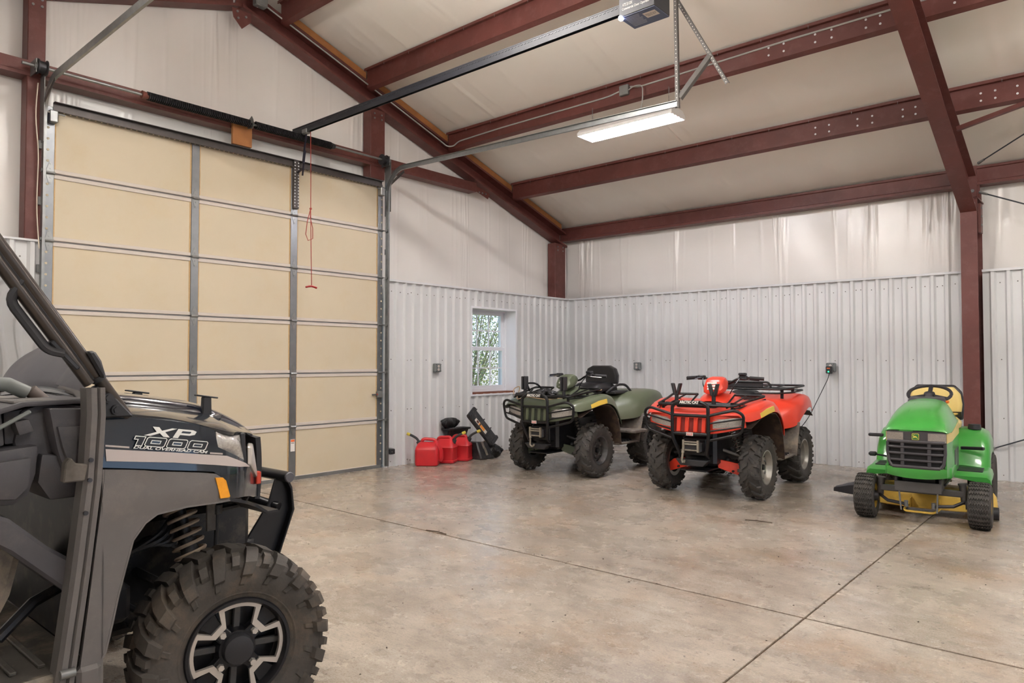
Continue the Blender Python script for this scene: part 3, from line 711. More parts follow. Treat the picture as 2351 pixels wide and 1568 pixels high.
def outlet(loc, rz, lab, plug=False):
    t = thing('power_outlet', lab, 'outlet', loc, rz, 'surface wall outlets')
    B().rbox(-.058, .058, -.058, 0, -.06, .06, .01).build('box', OUTG, t)
    B().rbox(-.05, .05, -.063, -.056, -.052, .052, .006).build('cover', OUTG, t)
    for z in (.022, -.022):
        f_ = B().cyl((0, -.062, z), (0, -.067, z), .017, None, 14).build('receptacle', OUTW, t)
        B().box(-.008, -.005, -.0685, -.066, z-.006, z+.006).box(.005, .008, -.0685, -.066, z-.006, z+.006).build('slots', BLACKPL, f_, smooth=0)
    sb = B()
    for x in (-.043, .043):
        for z in (-.045, .045): sb.cyl((x, -.063, z), (x, -.066, z), .005, None, 6)
    stuff(sb.build('cover_screws', BLACKM, t))
    return t
outlet((.03, -3.13, 1.275), PI/2, 'grey outlet box on the end wall left of the window')
outlet((1.40, -.03, 1.29), 0, 'grey outlet box behind the backrest of the olive quad bike')
outlet((4.32, -.03, 1.285), 0, 'grey outlet box with a charger plugged in, right of the red quad bike')
t = thing('battery_charger', 'small black plug-in charger with green light and trailing lead', 'charger', (4.315, -.1, 1.255))
B().rbox(-.036, .036, -.06, 0, -.05, .045, .008).build('charger_body', BLACKPL, t); B().cyl((0, -.06, -.025), (0, -.062, -.025), .009).build('status_light', mat('green_led', '#35e07a', .3, emit=('#19d060', 5)), t)
B().box(-.02, .02, -.0615, -.06, .012, .026).build('label', mat('label_orange', '#d9622f', .6), t, smooth=0)
B().tube(fillet([(0,-.03,-.05), (-.01,-.05,-.12), (-.1,-.12,-.35), (-.2,-.22,-.62), (-.27,-.4,-.78), (-.33,-.68,-.86)], .2, 5), .005, 6).build('lead', BLACKM, t)
# ---- tube light fixtures: the visible one, and strips added out of view
TUBE = mat('lit_tube', '#ffffff', .4, emit=('#fbf8ff', TUBE_E)); STUBE = mat('added_strip_tube', '#ffffff', .4, emit=('#fffaf4', STRIP)); REFL = mat('white_reflector', '#eceae8', .3)
def fixture(loc, lab, chain_to):
    t = thing('tube_light', lab, 'ceiling light', loc, 0, 'four-foot tube light fixtures')
    L_, w = .61, .155
    pf = [(-w, 0), (-w, .035), (-.1, .085), (.1, .085), (w, .035), (w, 0), (w-.004, 0), (w-.006, .03), (.1, .075), (-.1, .075), (-w+.006, .03), (-w+.004, 0)]
    B().prism(pf, 'x', -L_, L_).build('reflector', REFL, t, smooth=0)
    for x in (-L_, L_): B().prism([(-w, 0), (-w, .035), (-.1, .085), (.1, .085), (w, .035), (w, 0)], 'x', x-.003, x+.003).build('end_cap', REFL, t, smooth=0)
    for y in (-.10, -.034, .034, .10):
        B().cyl((-.57, y, .032), (.57, y, .032), .0125, None, 10).build('tube', TUBE, t)
        for x in (-.585, .585): B().box(x-.012, x+.012, y-.015, y+.015, .016, .075).build('lamp_holder', REFL, t, smooth=0)
    for x in (-.5, .5):
        b = B(); n = int((chain_to-.085)/.024)
        for i in range(n): b.tube([(x+.006*math.cos(a)*(i % 2), .006*math.cos(a)*((i+1) % 2), .1+i*.024+.014*math.sin(a)) for a in [2*PI*k/6 for k in range(6)]], .002, 4, closed=True)
        stuff(b.build('chain', GALVD, t))
def strip(loc, lab, chain_to):
    """added fill lamp, out of view, built as a bare two-tube strip: slim spine, tubes open to all sides"""
    t = thing('added_strip_light', lab, 'ceiling light', loc, 0, 'added strip lights')
    B().rbox(-.61, .61, -.03, .03, .03, .075, .006).build('spine', REFL, t)
    for y in (-.055, .055):
        B().cyl((-.58, y, .03), (.58, y, .03), .0125, None, 10).build('tube', STUBE, t)
        for x in (-.59, .59): B().box(x-.012, x+.012, min(y, 0), max(y, 0), .02, .06).build('lamp_holder', REFL, t, smooth=0)
    for x in (-.5, .5): B().cyl((x, 0, .07), (x, 0, chain_to), .004, None, 6).build('hanger_rod', GALVD, t)
fixture((3.045, -2.97, 4.0), 'lit four-tube light fixture hanging below the second purlin', .37)
strip((8.6, -2.97, 4.0), 'added unseen strip light behind the viewer on the near slope', .37)  # these strips are added out of view to brighten ceiling and walls
strip((3.045, -9.0, 4.0), 'added unseen strip light on the far slope left of the door opener', .37)
strip((8.6, -9.0, 4.0), 'added unseen strip light on the far slope behind the viewer', .37)
strip((3.3, -6.4, 4.5), 'added unseen strip light under the ridge above the door opener', .9)
strip((7.8, -6.2, 4.35), 'added unseen strip light under the ridge behind the viewer', 1.1)
# ================================================================== wheels
def tyre_profile(R, w, rr):
    """half carcass profile from bead to crown centre: (radius, lateral)"""
    h = w/2
    return [(rr-.012, h*.62), (rr, h*.80), (lerp(rr, R, .35), h*.98), (lerp(rr, R, .62), h*1.0), (lerp(rr, R, .82), h*.95), (lerp(rr, R, .94), h*.80), (R*.992, h*.5), (R, 0)]
def carcass(b, R, w, rr, n=44):
    hp = tyre_profile(R, w, rr); prof = hp + [(r, -x) for r, x in hp[-2::-1]]
    b.lathe(prof, (0,0,0), 'x', n); return hp
def lug(b, path, a, da, skew, ht, taper=.75):
    """tread block following (radius, lateral) points; a angle, da half angle, skew angle added along the path"""
    rings = []; n = len(path)
    for i, (r, x) in enumerate(path):
        t = i/(n-1); c = a+skew*t
        # outward normal in (r, x) plane
        p0 = path[max(0, i-1)]; p1 = path[min(n-1, i+1)]; dr, dx = p1[0]-p0[0], p1[1]-p0[1]; L_ = math.hypot(dr, dx) or 1; nr, nx = abs(dx)/L_, abs(dr)/L_*(1 if x > 0 else -1)
        h = ht*(1 if 0 < i < n-1 else .8); ring = []
        for rr_, xx, k in ((r-.006, x, 1), (r+nr*h, x+nx*h, taper)):
            for sgn in ((-1, 1) if k == 1 else (1, -1)):
                an = c+sgn*da*k; ring.append((xx, rr_*math.cos(an), rr_*math.sin(an)))
        rings.append(ring)
    b.loft(rings)
def atv_tyre(R, w, rr, n=16):
    b = B(); R0 = R-.021; hp = carcass(b, R0, w, rr); h = w/2
    for k in range(n):
        a = 2*PI*k/n
        for s in (1, -1):
            o = 0 if s > 0 else PI/n
            lug(b, [(R0, s*.006), (R0*.998, s*h*.35), (lerp(rr, R0, .97), s*h*.66)], a+o, .058, .17, .021, .8)
            lug(b, [(R0*.995, s*h*.5), (lerp(rr, R0, .95), s*h*.82), (lerp(rr, R0, .83), s*h*.97)], a+o+.2, .066, .05, .019, .8)
            lug(b, [(lerp(rr, R0, .90), s*h*.92), (lerp(rr, R0, .72), s*h*1.01)], a+o+.02, .04, 0, .009)
    return b
def steel_rim(b, rr, w, depth=.05):
    h = w/2*.80
    b.lathe([(rr+.004, h), (rr+.008, h+.006), (rr-.004, h+.008), (rr-.012, h-.002), (rr-.018, h-.02), (rr-.03, h-.03), (rr-.034, h-depth), (rr*.62, h-depth-.004), (rr*.55, h-depth+.012), (rr*.42, h-depth+.012), (rr*.38, h-depth), (.0, h-depth)], (0,0,0), 'x', 36)
    b.lathe([(rr-.034, h-depth), (rr-.034, -h), (rr+.006, -h-.004)], (0,0,0), 'x', 36)
    return h-depth
def make_wheel(parent, name, R, w, rr, rimmat, tyremesh, loc, rz, nuts=4, depth=.05, capmat=None):
    b = B(); x0 = steel_rim(b, rr, w, depth); wh = b.build(name, rimmat, parent, loc, (0, 0, rz), smooth=40)
    link('tyre', tyremesh, wh)
    nb = B()
    B().cyl((x0-.002, 0, 0), (x0+.03, 0, 0), .032, .026, 16).build('hub_cap', capmat or BLACKM, wh)
    for i in range(nuts):
        a = 2*PI*(i+.5)/nuts; c = (x0+.010, rr*.47*math.cos(a), rr*.47*math.sin(a)); B().cyl(c, (c[0]+.014, c[1], c[2]), .010, .008, 6).build('wheel_nut', GALV, wh)
    hb = B()
    for i in range(8):
        a = 2*PI*i/8+.2; c = V(x0-.001, rr*.74*math.cos(a), rr*.74*math.sin(a)); d = V(0, -math.sin(a), math.cos(a))
        hb.tube([c-d*.012, c, c+d*.012], .010, 6)
    stuff(hb.build('vent_holes', BLACKM, wh))
    # drum / hub behind
    B().cyl((-.02, 0, 0), (-.10, 0, 0), rr*.5, rr*.42, 18).build('brake_hub', DARKST, wh)
    return wh
def coil(b, p, q, r, wire, turns, n=10):
    p = Vector(p); q = Vector(q); d = (q-p).normalized(); a = d.orthogonal().normalized(); c = d.cross(a); pts = []
    for i in range(turns*n+1):
        an = 2*PI*i/n; pts.append(lerp(p, q, i/(turns*n))+a*(r*math.cos(an))+c*(r*math.sin(an)))
    return b.tube(pts, wire, 6)
def bar(p, q, r, n=8): return B().cyl(p, q, r, None, n)
# ================================================================== quad bikes
ATV_TYRE_F = atv_tyre(.318, .20, .165).mesh('atv_front_tyre', smooth=30); ATV_TYRE_F.materials.append(RUBBER)
ATV_TYRE_R = atv_tyre(.318, .25, .165).mesh('atv_rear_tyre', smooth=30); ATV_TYRE_R.materials.append(RUBBER)
LENS = mat('lamp_lens_clear', '#cfcac4', .12, .25, var=(110, .4), bump=(110, .5), coat=.8, bdist=.004)
CHROME = mat('bright_steel', '#c9c5bf', .25, .9)
RACKM = mat('black_rack_tube', '#17171a', .38, .3, var=(18, .3))
SEATB = mat('black_vinyl_seat', '#1b1b1e', .38, var=(9, .2), bump=(250, .12))
MUD = mat('mud_grey_plastic', '#77706a', .75, var=(9, .4), col2='#4a453f', dirt=('#a0917c', 6, .6))
INNER = mat('brown_inner_fender', '#3a2c25', .7, var=(7, .4), dirt=('#6a5543', 6, .6))
DECALW = mat('decal_white', '#e2e2de', .5); YELST = mat('yellow_reflector', '#d8b84a', .4)
HOOK = mat('zinc_hook', '#a9a295', .45, .6, var=(25, .3))
def mirror_sections(secs, n_sub=5):
    """secs: [(y, [(x,z)...])] half sections -> full mirrored, smoothly resampled rings"""
    def cr(p0, p1, p2, p3, t): return tuple(.5*((2*b_)+(-a+c)*t+(2*a-5*b_+4*c-d)*t*t+(-a+3*b_-3*c+d)*t**3) for a, b_, c, d in zip(p0, p1, p2, p3))
    out = []; m = len(secs)
    for i in range(m-1):
        for k in range(n_sub if i < m-2 else n_sub+1):
            t = k/n_sub; A = [secs[max(0, i-1)], secs[i], secs[i+1], secs[min(m-1, i+2)]]
            y = cr(*[(s[0],) for s in A], t)[0]; pts = []
            for j in range(len(secs[0][1])): pts.append(cr(*[s[1][j] for s in A], t))
            out.append((y, pts))
    res = []
    for y, pts in out:
        # smooth across too
        fine = []; P = [(-pts[1][0], pts[1][1])]+pts+[pts[-1]]
        for j in range(len(pts)-1):
            for k in range(3): fine.append(cr(P[j], P[j+1], P[j+2], P[j+3], k/3))
        fine.append(pts[-1])
        res.append([(-x, y, z) for x, z in fine[:0:-1]]+[(x, y, z) for x, z in fine])
    return res
def skin(secs, n_sub=5): return B().loft(mirror_sections(secs, n_sub), cap=False, closed=False)
def make_atv(loc, rz, lab, name, body, rimmat, olive):
    t = thing(name, lab, 'quad bike', loc, rz, 'quad bikes')
    # ---- wheels
    for x, s in ((-.485, PI), (.485, 0)):
        make_wheel(t, 'front_wheel', .318, .20, .165, rimmat, ATV_TYRE_F, (x, 0, .318), s)
        make_wheel(t, 'rear_wheel', .318, .25, .165, rimmat, ATV_TYRE_R, (x*.97, 1.28, .318), s, depth=.085)
    # ---- front bodywork
    F = [(-.46, [(0,.832),(.20,.836),(.40,.842),(.465,.838),(.495,.80)]), (-.37, [(0,.872),(.20,.876),(.42,.882),(.505,.872),(.535,.79)]), (-.2, [(0,.898),(.20,.90),(.42,.922),(.555,.908),(.588,.82)]),
         (0, [(0,.915),(.20,.92),(.42,.955),(.565,.953),(.615,.862)]), (.15, [(0,.93),(.18,.94),(.42,.965),(.575,.955),(.63,.85)]), (.27, [(0,.95),(.16,.95),(.40,.955),(.57,.915),(.635,.78)]),
         (.35, [(0,.95),(.15,.94),(.38,.91),(.545,.84),(.63,.68)]), (.41, [(0,.94),(.15,.925),(.36,.85),(.52,.75),(.615,.60)])]
    skin(F).build('front_fender', body, t, smooth=50, solid=-.008)
    # nose panel between hood edge and lower lip, wrapped around in plan
    def nose(u, v, off=0.):
        x = (u*2-1)*.50; ax = abs(x); y = -.475+.95*max(0, ax-.16)**2*.95-off*1.0; zt = .834+.01*min(1, ax/.4)-.03*max(0, (ax-.42)/.08); zb = .650+.085*(ax/.5)**2
        return (x, y-.01*math.sin(PI*v), lerp(zb, zt, v))
    B().grid(lambda u, v: nose(u, v), 40, 6).build('nose_panel', body, t, smooth=50, solid=.008)
    # grille: dark mesh recess and slats
    gr = B().box(-.175, .175, -.492, -.478, .675, .812).build('grille_mesh', mat('grille_mesh_'+name, '#7a1d16' if not olive else '#2c3029', .6, bump=(400, .8)), t, smooth=0)
    for x in (-.13, -.045, .045, .13):
        B().prism([(x-.025, .672), (x+.018, .672), (x+.024, .815), (x-.016, .815)], 'y', -.508, -.485).build('grille_slat', body, gr, bevel=.004)
    for s in (-1, 1):
        def lensf(u, v, s=s):
            x = s*lerp(.215, .475, u); ax = abs(x); y = -.475+.95*max(0, ax-.16)**2*.95-.016-.012*math.sin(PI*v)*math.sin(PI*u)
            return (x, y, lerp(.688+.07*(ax/.5)**2+.010*(1-u), lerp(.79, .832, max(0, u)**.5), v))
        hl = B().grid(lensf, 12, 6).build('headlight', LENS, t, smooth=60, solid=.01)
        B().tube([lensf(u_, v_) for u_, v_ in ((0,0),(.5,-.02),(1,0),(1.02,.5),(1,1),(.5,1.02),(0,1),(-.04,.5))], .006, 6, closed=True).build('lamp_bezel', body if not olive else BLACKPL, hl)
    # ---- inner fenders / mud guards
    for s in (-1, 1):
        path = [(-.36,.725), (-.28,.77), (-.15,.83), (0,.855), (.12,.85), (.23,.79), (.31,.70), (.355,.58), (.385,.46), (.40,.36)]
        rings = [[(s*(.30+.02*i/9), y, z), (s*.45, y-.004, z+.012), (s*lerp(.54, .625, min(1, i/4)), y, z)] for i, (y, z) in enumerate(path)]
        B().loft(rings, cap=False, closed=False).build('inner_fender', INNER, t, smooth=60, solid=.008)
        # footwell
        fw = B().box(min(s*.22, s*.60), max(s*.22, s*.60), .385, .86, .345, .37).build('footwell', MUD, t, bevel=.008)
        B().loft([[(s*.24, y, z0), (s*.62, y, z0), (s*.615, y+.02, z0), (s*.24, y+.02, z0)] for y, z0 in ((.84, .345), (.87, .45), (.92, .58), (.965, .70))]).build('heel_guard', MUD, fw, bevel=.006)
        if olive: B().rbox(min(s*.34, s*.70), max(s*.34, s*.70), .60, .92, .475, .515, .01).build('passenger_footrest', MUD, fw)
        for k in range(5): B().box(min(s*.36, s*.56), max(s*.36, s*.56), .47+k*.07, .485+k*.07, .37, .39).build('footpeg', DARKST, fw, smooth=0)
    # ---- rear bodywork
    Rr = [(.60, [(0,.90),(.13,.88),(.20,.80),(.25,.70),(.26,.62)]), (.76, [(0,.93),(.16,.92),(.30,.86),(.42,.76),(.455,.63)]), (.93, [(0,.955),(.20,.955),(.40,.925),(.535,.84),(.575,.66)]),
          (1.1, [(0,.97),(.22,.975),(.42,.965),(.575,.91),(.605,.76)]), (1.3, [(0,.985),(.22,.99),(.44,.99),(.58,.965),(.61,.84)]), (1.5, [(0,.98),(.22,.985),(.44,.98),(.565,.945),(.595,.83)]), (1.63, [(0,.96),(.22,.96),(.42,.93),(.54,.88),(.565,.79)])]
    skin(Rr).build('rear_fender', body, t, smooth=50, solid=-.008)
    for s in (-1, 1):
        path = [(.97,.66), (1.03,.74), (1.12,.80), (1.3,.82), (1.48,.80), (1.60,.74)]
        B().loft([[(s*.26, y, z), (s*.45, y, z+.01), (s*.585, y, z)] for y, z in path], cap=False, closed=False).build('rear_inner_fender', INNER, t, smooth=60, solid=.008)
    # ---- tank cover, seat
    T = [(.02, [(0,.95),(.08,.945),(.14,.92),(.17,.86)]), (.16, [(0,1.02),(.09,1.01),(.16,.97),(.20,.86)]), (.32, [(0,1.045),(.09,1.035),(.165,.98),(.21,.84)]), (.46, [(0,1.02),(.09,1.005),(.16,.95),(.21,.78)]), (.62, [(0,.95),(.09,.94),(.16,.90),(.21,.70)])]
    skin(T).build('tank_cover', body, t, smooth=50, solid=-.006)
    B().loft([[(x*w, y, z) for x, z in ((-.5, z0), (-.5, z1), (-.33, z2), (0, z2+.012), (.33, z2), (.5, z1), (.5, z0))] for y, w, z0, z1, z2 in ((.44, .20, .92, .96, .985), (.52, .27, .90, .965, 1.0), (.7, .30, .90, .965, .995), (.9, .34, .92, .985, 1.02), (1.05, .36, .94, 1.0, 1.035), (1.10, .33, .95, .99, 1.01))]).build('seat', SEATB, t, bevel=.012, seg=2)
    # ---- dark chassis core, engine
    core = B().rbox(-.17, .17, -.30, 1.45, .32, .70, .03).rbox(-.13, .13, -.42, -.28, .42, .62, .02).build('chassis', BLACKM, t)
    for k in range(6): B().box(-.19, .19, .42, .64, .46+k*.03, .475+k*.03).build('engine_fin', DARKST, core, smooth=0)
    B().box(-.14, .14, -.47, 1.5, .285, .30).build('skid_plate', BLACKM, t, bevel=.006)
    B().prism([(-.17, .40), (.17, .40), (.12, .34), (-.12, .34)], 'y', -.50, -.42).build('front_skid', BLACKPL, t, bevel=.006)
    # ---- suspension
    for s in (-1, 1):
        B().cyl((s*.16, -.10, .47), (s*.39, -.03, .40), .016).cyl((s*.16, .10, .47), (s*.39, .03, .40), .016).build('upper_arm', GALVD if not olive else DARKST, t)
        lo = B().cyl((s*.13, -.16, .33), (s*.40, -.03, .245), .016).cyl((s*.13, .14, .33), (s*.40, .03, .245), .016).build('lower_arm', DARKST, t)
        pts = [(s*.145, -.185, .385), (s*.145, -.19, .30), (s*.40, -.13, .215), (s*.415, -.12, .30), (s*.36, -.13, .345)]
        B().loft([[V(*p) for p in pts], [V(*p)+V(0, .02, 0) for p in pts]]).build('arm_guard', body if not olive else mat('olive_guard', '#39402f', .55), lo, bevel=.004)
        B().cyl((s*.29, -.155, .275), (s*.29, -.172, .275), .012).build('guard_bolt', BLACKM, lo)
        sh = B().cyl((s*.20, .02, .70), (s*.335, .0, .34), .018).cyl((s*.28, .01, .49), (s*.335, .0, .34), .028).build('shock', MUD, t)
        coil(B(), (s*.215, .02, .66), (s*.305, .005, .42), .036, .0065, 7).build('spring', BLACKM if olive else CHROME, sh)
        B().cyl((s*.12, 0, .36), (s*.42, 0, .33), .016).ball((s*.17, 0, .355), .045, .04, .04).ball((s*.36, 0, .335), .042, .038, .038).build('drive_shaft', BLACKPL, t)
        B().cyl((s*.1, 1.28, .33), (s*.45, 1.28, .318), .02).obox((s*.15, 1.1, .34), (s*.42, 1.27, .29), .03, .03).build('rear_arm', DARKST, t)
        coil(B(), (s*.22, 1.2, .68), (s*.34, 1.24, .38), .038, .007, 6).build('rear_spring', BLACKM, t)
    # ---- winch and hook
    w = B().rbox(-.10, .10, -.50, -.40, .47, .585, .015).build('winch', BLACKPL, t)
    B().box(-.085, -.065, -.525, -.50, .48, .595).box(.065, .085, -.525, -.50, .48, .595).box(-.085, .085, -.52, -.505, .57, .583).box(-.085, .085, -.52, -.505, .49, .503).cyl((-.065, -.512, .553), (.065, -.512, .553), .009).build('roller_fairlead', HOOK, w)
    hx = -.075 if not olive else -.06
    hk = [(hx, -.53, .50), (hx, -.53, .44)] + [(hx+.026+.03*math.cos(a), -.53, .40+.03*math.sin(a)) for a in [math.radians(150+i*30) for i in range(8)]] if olive else [(hx, -.53, .50), (hx-.004, -.53, .45), (hx-.012, -.53, .40), (hx-.005, -.53, .375), (hx+.012, -.53, .375), (hx+.016, -.53, .40)]
    B().tube(hk, .0115, 7).ball((hx, -.53, .475), .017).build('hook', HOOK, w)
    # ---- front bumper guard
    bm = B().tube(fillet([(-.145, -.43, .42), (-.135, -.46, .45), (-.185, -.525, .62), (-.185, -.53, .93), (-.13, -.525, .965), (.13, -.525, .965), (.185, -.53, .93), (.185, -.525, .62), (.135, -.46, .45), (.145, -.43, .42)], .045, 4), .018, 10).build('front_bumper', RACKM, t)
    B().cyl((-.185, -.522, .655), (.185, -.522, .655), .016).build('cross_tube', RACKM, bm); B().cyl((-.185, -.527, .835), (.185, -.527, .835), .016).build('cross_tube', RACKM, bm)
    for s in (-1, 1):
        B().tube(fillet([(s*.185, -.525, .84), (s*.44, -.515, .905), (s*.515, -.475, .86), (s*.49, -.46, .68), (s*.185, -.51, .60)], .05, 4), .0145, 8).build('side_hoop', RACKM, bm)
        for z0, z1 in ((.765, .825), (.69, .75)): B().cyl((s*.185, -.525, z0), (s*.503, -.470, z1), .0085).build('guard_rod', RACKM, bm)
    B().box(-.11, .11, -.547, -.542, .947, .983).build('name_plate', RACKM, bm, smooth=0)
    text('name_lettering', 'ARCTIC CAT', DECALW, bm, frame((0, -.549, .965), (1,0,0), (0,0,1)), .036, .20, bold=.0022)
    wb = B().box(-.035, .035, -.5405, -.538, .64, .673).build('winch_badge', DECALW, bm, smooth=0)
    B().box(-.028, .028, -.5415, -.5405, .645, .668).build('badge_panel', mat('badge_red', '#c8412c', .5), wb, smooth=0)
    text('badge_print', 'WARN', DECALW, wb, frame((0, -.542, .657), (1,0,0), (0,0,1)), .02, .048, bold=.0008, ext=.0003)
    # ---- front rack
    zr = .945 if not olive else .965
    rk = B().tube(fillet([(-.20, .12, zr+.07), (-.40, .10, zr+.07), (-.42, -.08, zr+.05), (-.42, -.40, zr), (.42, -.40, zr), (.42, -.08, zr+.05), (.56, .06, zr+.07), (.20, .12, zr+.07)] if False else
              [(-.20, .14, zr+.07), (-.47, .12, zr+.07), (-.44, -.10, zr+.03), (-.40, -.41, zr-.012), (.40, -.41, zr-.012), (.44, -.10, zr+.03), (.53, .12, zr+.07), (.20, .14, zr+.07)], .05, 4), .0125, 8).build('front_rack', RACKM, t)
    B().tube(fillet([(-.20, .14, zr+.07), (-.20, -.05, zr-.01), (-.20, -.40, zr-.03), (.20, -.40, zr-.03), (.20, -.05, zr-.01), (.20, .14, zr+.07)], .04, 4), .010, 8).build('rack_rail', RACKM, rk)
    for s in (-1, 1):
        B().tube([(s*.40, -.41, zr-.035), (s*.46, -.05, zr-.01), (s*.52, .12, zr+.035)], .010, 8).build('rack_rail', RACKM, rk)
        B().cyl((s*.32, -.40, zr-.03), (s*.33, .12, zr+.065), .009).build('rack_rail', RACKM, rk)
        for y in (-.36, .05): B().box(s*.36-.012, s*.36+.012, y-.01, y+.01, zr-.10, zr+.02).build('rack_leg', RACKM, rk, smooth=0)
    for y in (-.30, -.18, -.06): B().cyl((-.42, y, zr-.01), (.42, y, zr-.01), .008).build('rack_slat', RACKM, rk)
    # ---- rubber carrier forks on the rack
    for x in ((-.215, .175) if not olive else (-.27, .30)):
        f = B().cyl((x, -.36, zr-.02), (x, -.36, zr+.09), .02).build('carrier_fork', BLACKPL, t)
        for s in (-1, 1):
            B().loft([[(x+s*(.012+k*.03)-.014, -.385, zr+.08+k*.12), (x+s*(.012+k*.03)+.014, -.385, zr+.08+k*.12), (x+s*(.012+k*.03)+.014, -.335, zr+.08+k*.12), (x+s*(.012+k*.03)-.014, -.335, zr+.08+k*.12)] for k in (0, .4, .8, 1)] if not olive else
                     [[(x+s*.02-.012, -.40, zr+.06+k*.16), (x+s*.02+.012, -.40, zr+.06+k*.16), (x+s*.02+.012, -.33, zr+.06+k*.16), (x+s*.02-.012, -.33, zr+.06+k*.16)] for k in (0, .5, .9, 1)]).build('fork_arm', BLACKPL, f, bevel=.006)
    # ---- steering: pod, bars, grips
    hb_y = .30
    B().cyl((0, .22, .92), (0, hb_y, 1.12), .03).build('steering_stem', BLACKM, t)
    pr = B().loft([[(x*w, y, z) for x, z in ((-1, z0), (-1.02, lerp(z0, z1, .45)), (-.82, z1-.012), (-.5, z1), (.5, z1), (.82, z1-.012), (1.02, lerp(z0, z1, .45)), (1, z0), (.6, z0-.02), (-.6, z0-.02))] for y, w, z0, z1 in ((.035, .085, 1.045, 1.085), (.065, .105, 1.04, 1.15), (.12, .112, 1.055, 1.192), (.19, .108, 1.085, 1.205), (.25, .09, 1.12, 1.19))]).build('handlebar_pod', body, t, bevel=.012, seg=2, smooth=50)
    if olive:
        text('pod_number', '500', DECALW, pr, frame((0, .036, 1.11), (1,0,0), (0,.42,.9)), .05, .10, .2, bold=.003); B().obox((-.06, .036, 1.052), (.03, .036, 1.06), .002, .006).build('pod_stripe', DECALW, pr, smooth=0)
        B().obox((-.06, .062, 1.148), (.06, .062, 1.148), .012, .02, (0,.5,.8)).build('pod_slot', BLACKPL, pr, bevel=.004)
    else:
        for a in (((-.06, .048, 1.135), (.045, .048, 1.14)), ((-.055, .038, 1.105), (.06, .038, 1.112)), ((-.05, .030, 1.078), (.035, .030, 1.082))): B().obox(*a, .003, .02, (0,.4,.9)).build('pod_decal', DECALW, pr, smooth=0)
        B().obox((.0, .045, 1.06), (.012, .058, 1.15), .02, .003, (0,-.9,.4)).build('pod_decal', DECALW, pr, smooth=0)
    for s in (-1, 1):
        B().tube(fillet([(0, hb_y, 1.12), (s*.08, hb_y, 1.125), (s*.17, hb_y+.01, 1.185), (s*.28, hb_y+.03, 1.192), (s*.42, hb_y+.08, 1.182)], .04, 4), .012, 8).build('handlebar', RACKM, t)
        g_ = B().cyl((s*.29, hb_y+.035, 1.191), (s*.425, hb_y+.085, 1.181), .0185, None, 12).build('grip', BLACKPL, t)
        B().rbox(min(s*.19, s*.27), max(s*.19, s*.27), hb_y-.02, hb_y+.05, 1.165, 1.215, .01).build('switch_box', BLACKPL, t)
        B().tube([(s*.22, hb_y-.02, 1.185), (s*.28, hb_y-.05, 1.175), (s*.40, hb_y+.01, 1.165)], .006, 6).build('brake_lever', CHROME if olive else BLACKM, t)
        B().tube(fillet([(s*.2, hb_y-.02, 1.18), (s*.17, hb_y-.10, 1.10), (s*.10, hb_y-.06, 1.0)], .05), .006, 6).build('brake_cable', BLACKM, t)
    B().rbox(.19, .26, hb_y-.03, hb_y+.05, 1.215, 1.245, .008).build('brake_reservoir', BLACKPL, t)
    # ---- decals, rear rack or passenger seat
    B().loft([[(.632-.001, .15+.0, .0)]*1 for _ in ()] or [[(.560, -.22, .862), (.574, -.22, .818), (.594, -.22, .822), (.582, -.22, .866)], [(.588, -.08, .902), (.602, -.08, .850), (.622, -.08, .854), (.610, -.08, .906)], [(.602, .06, .920), (.614, .06, .868), (.636, .06, .872), (.626, .06, .924)]]).build('fender_reflector', YELST, t, smooth=0)
    if not olive:
        z = 1.055
        rr = B().tube(ringfillet([(-.44, .92, z), (.44, .92, z), (.50, 1.1, z+.01), (.53, 1.5, z+.03), (-.53, 1.5, z+.03), (-.50, 1.1, z+.01)], .06, 4), .0125, 8, closed=True).build('rear_rack', RACKM, t)
        B().tube(ringfillet([(-.40, .93, z-.045), (.40, .93, z-.045), (.50, 1.12, z-.04), (.52, 1.48, z-.02), (-.52, 1.48, z-.02), (-.50, 1.12, z-.04)], .06, 4), .010, 8, closed=True).build('rack_rail', RACKM, rr)
        for x in (-.3, -.15, 0, .15, .3): B().cyl((x, .92, z), (x, 1.5, z+.03), .008).build('rack_slat', RACKM, rr)
        for y in (1.1, 1.3): B().cyl((-.5, y, z+.008), (.5, y, z+.008), .009).build('rack_slat', RACKM, rr)
        for s in (-1, 1):
            for y in (1.0, 1.4): B().box(s*.42-.015, s*.42+.015, y-.012, y+.012, .95, z).build('rack_leg', RACKM, rr, smooth=0)
        B().tube(fillet([(-.30, 1.02, z), (-.27, 1.02, z+.075), (.27, 1.02, z+.075), (.30, 1.02, z)], .05, 4), .012, 8).build('rack_hoop', RACKM, rr)
        B().rbox(-.20, .20, 1.02, 1.04, z+.01, z+.07, .006).build('rack_pad', BLACKPL, rr)
    else:
        ps = B().loft([[(x*w, y, z) for x, z in ((-.5, z0), (-.52, lerp(z0, z1, .5)), (-.36, z1), (0, z1+.015), (.36, z1), (.52, lerp(z0, z1, .5)), (.5, z0))] for y, w, z0, z1 in ((.58, .28, .98, 1.02), (.64, .36, .97, 1.065), (.78, .40, .97, 1.09), (.95, .42, .97, 1.085), (1.02, .40, .99, 1.05))]).build('passenger_seat', SEATB, t, bevel=.014, seg=2)
        B().loft([[(x*w*.5, y+.02*k, z0+z*h) for x, z in ((-1, 0), (-1.03, .45), (-.88, .85), (-.55, 1), (.55, 1), (.88, .85), (1.03, .45), (1, 0))] for k, y, w, z0, h in ((0, .925, .40, 1.09, .20), (.5, .915, .46, 1.07, .235), (1, .955, .48, 1.065, .245), (1.5, 1.005, .44, 1.08, .22))]).build('backrest', SEATB, ps, bevel=.014, seg=2)
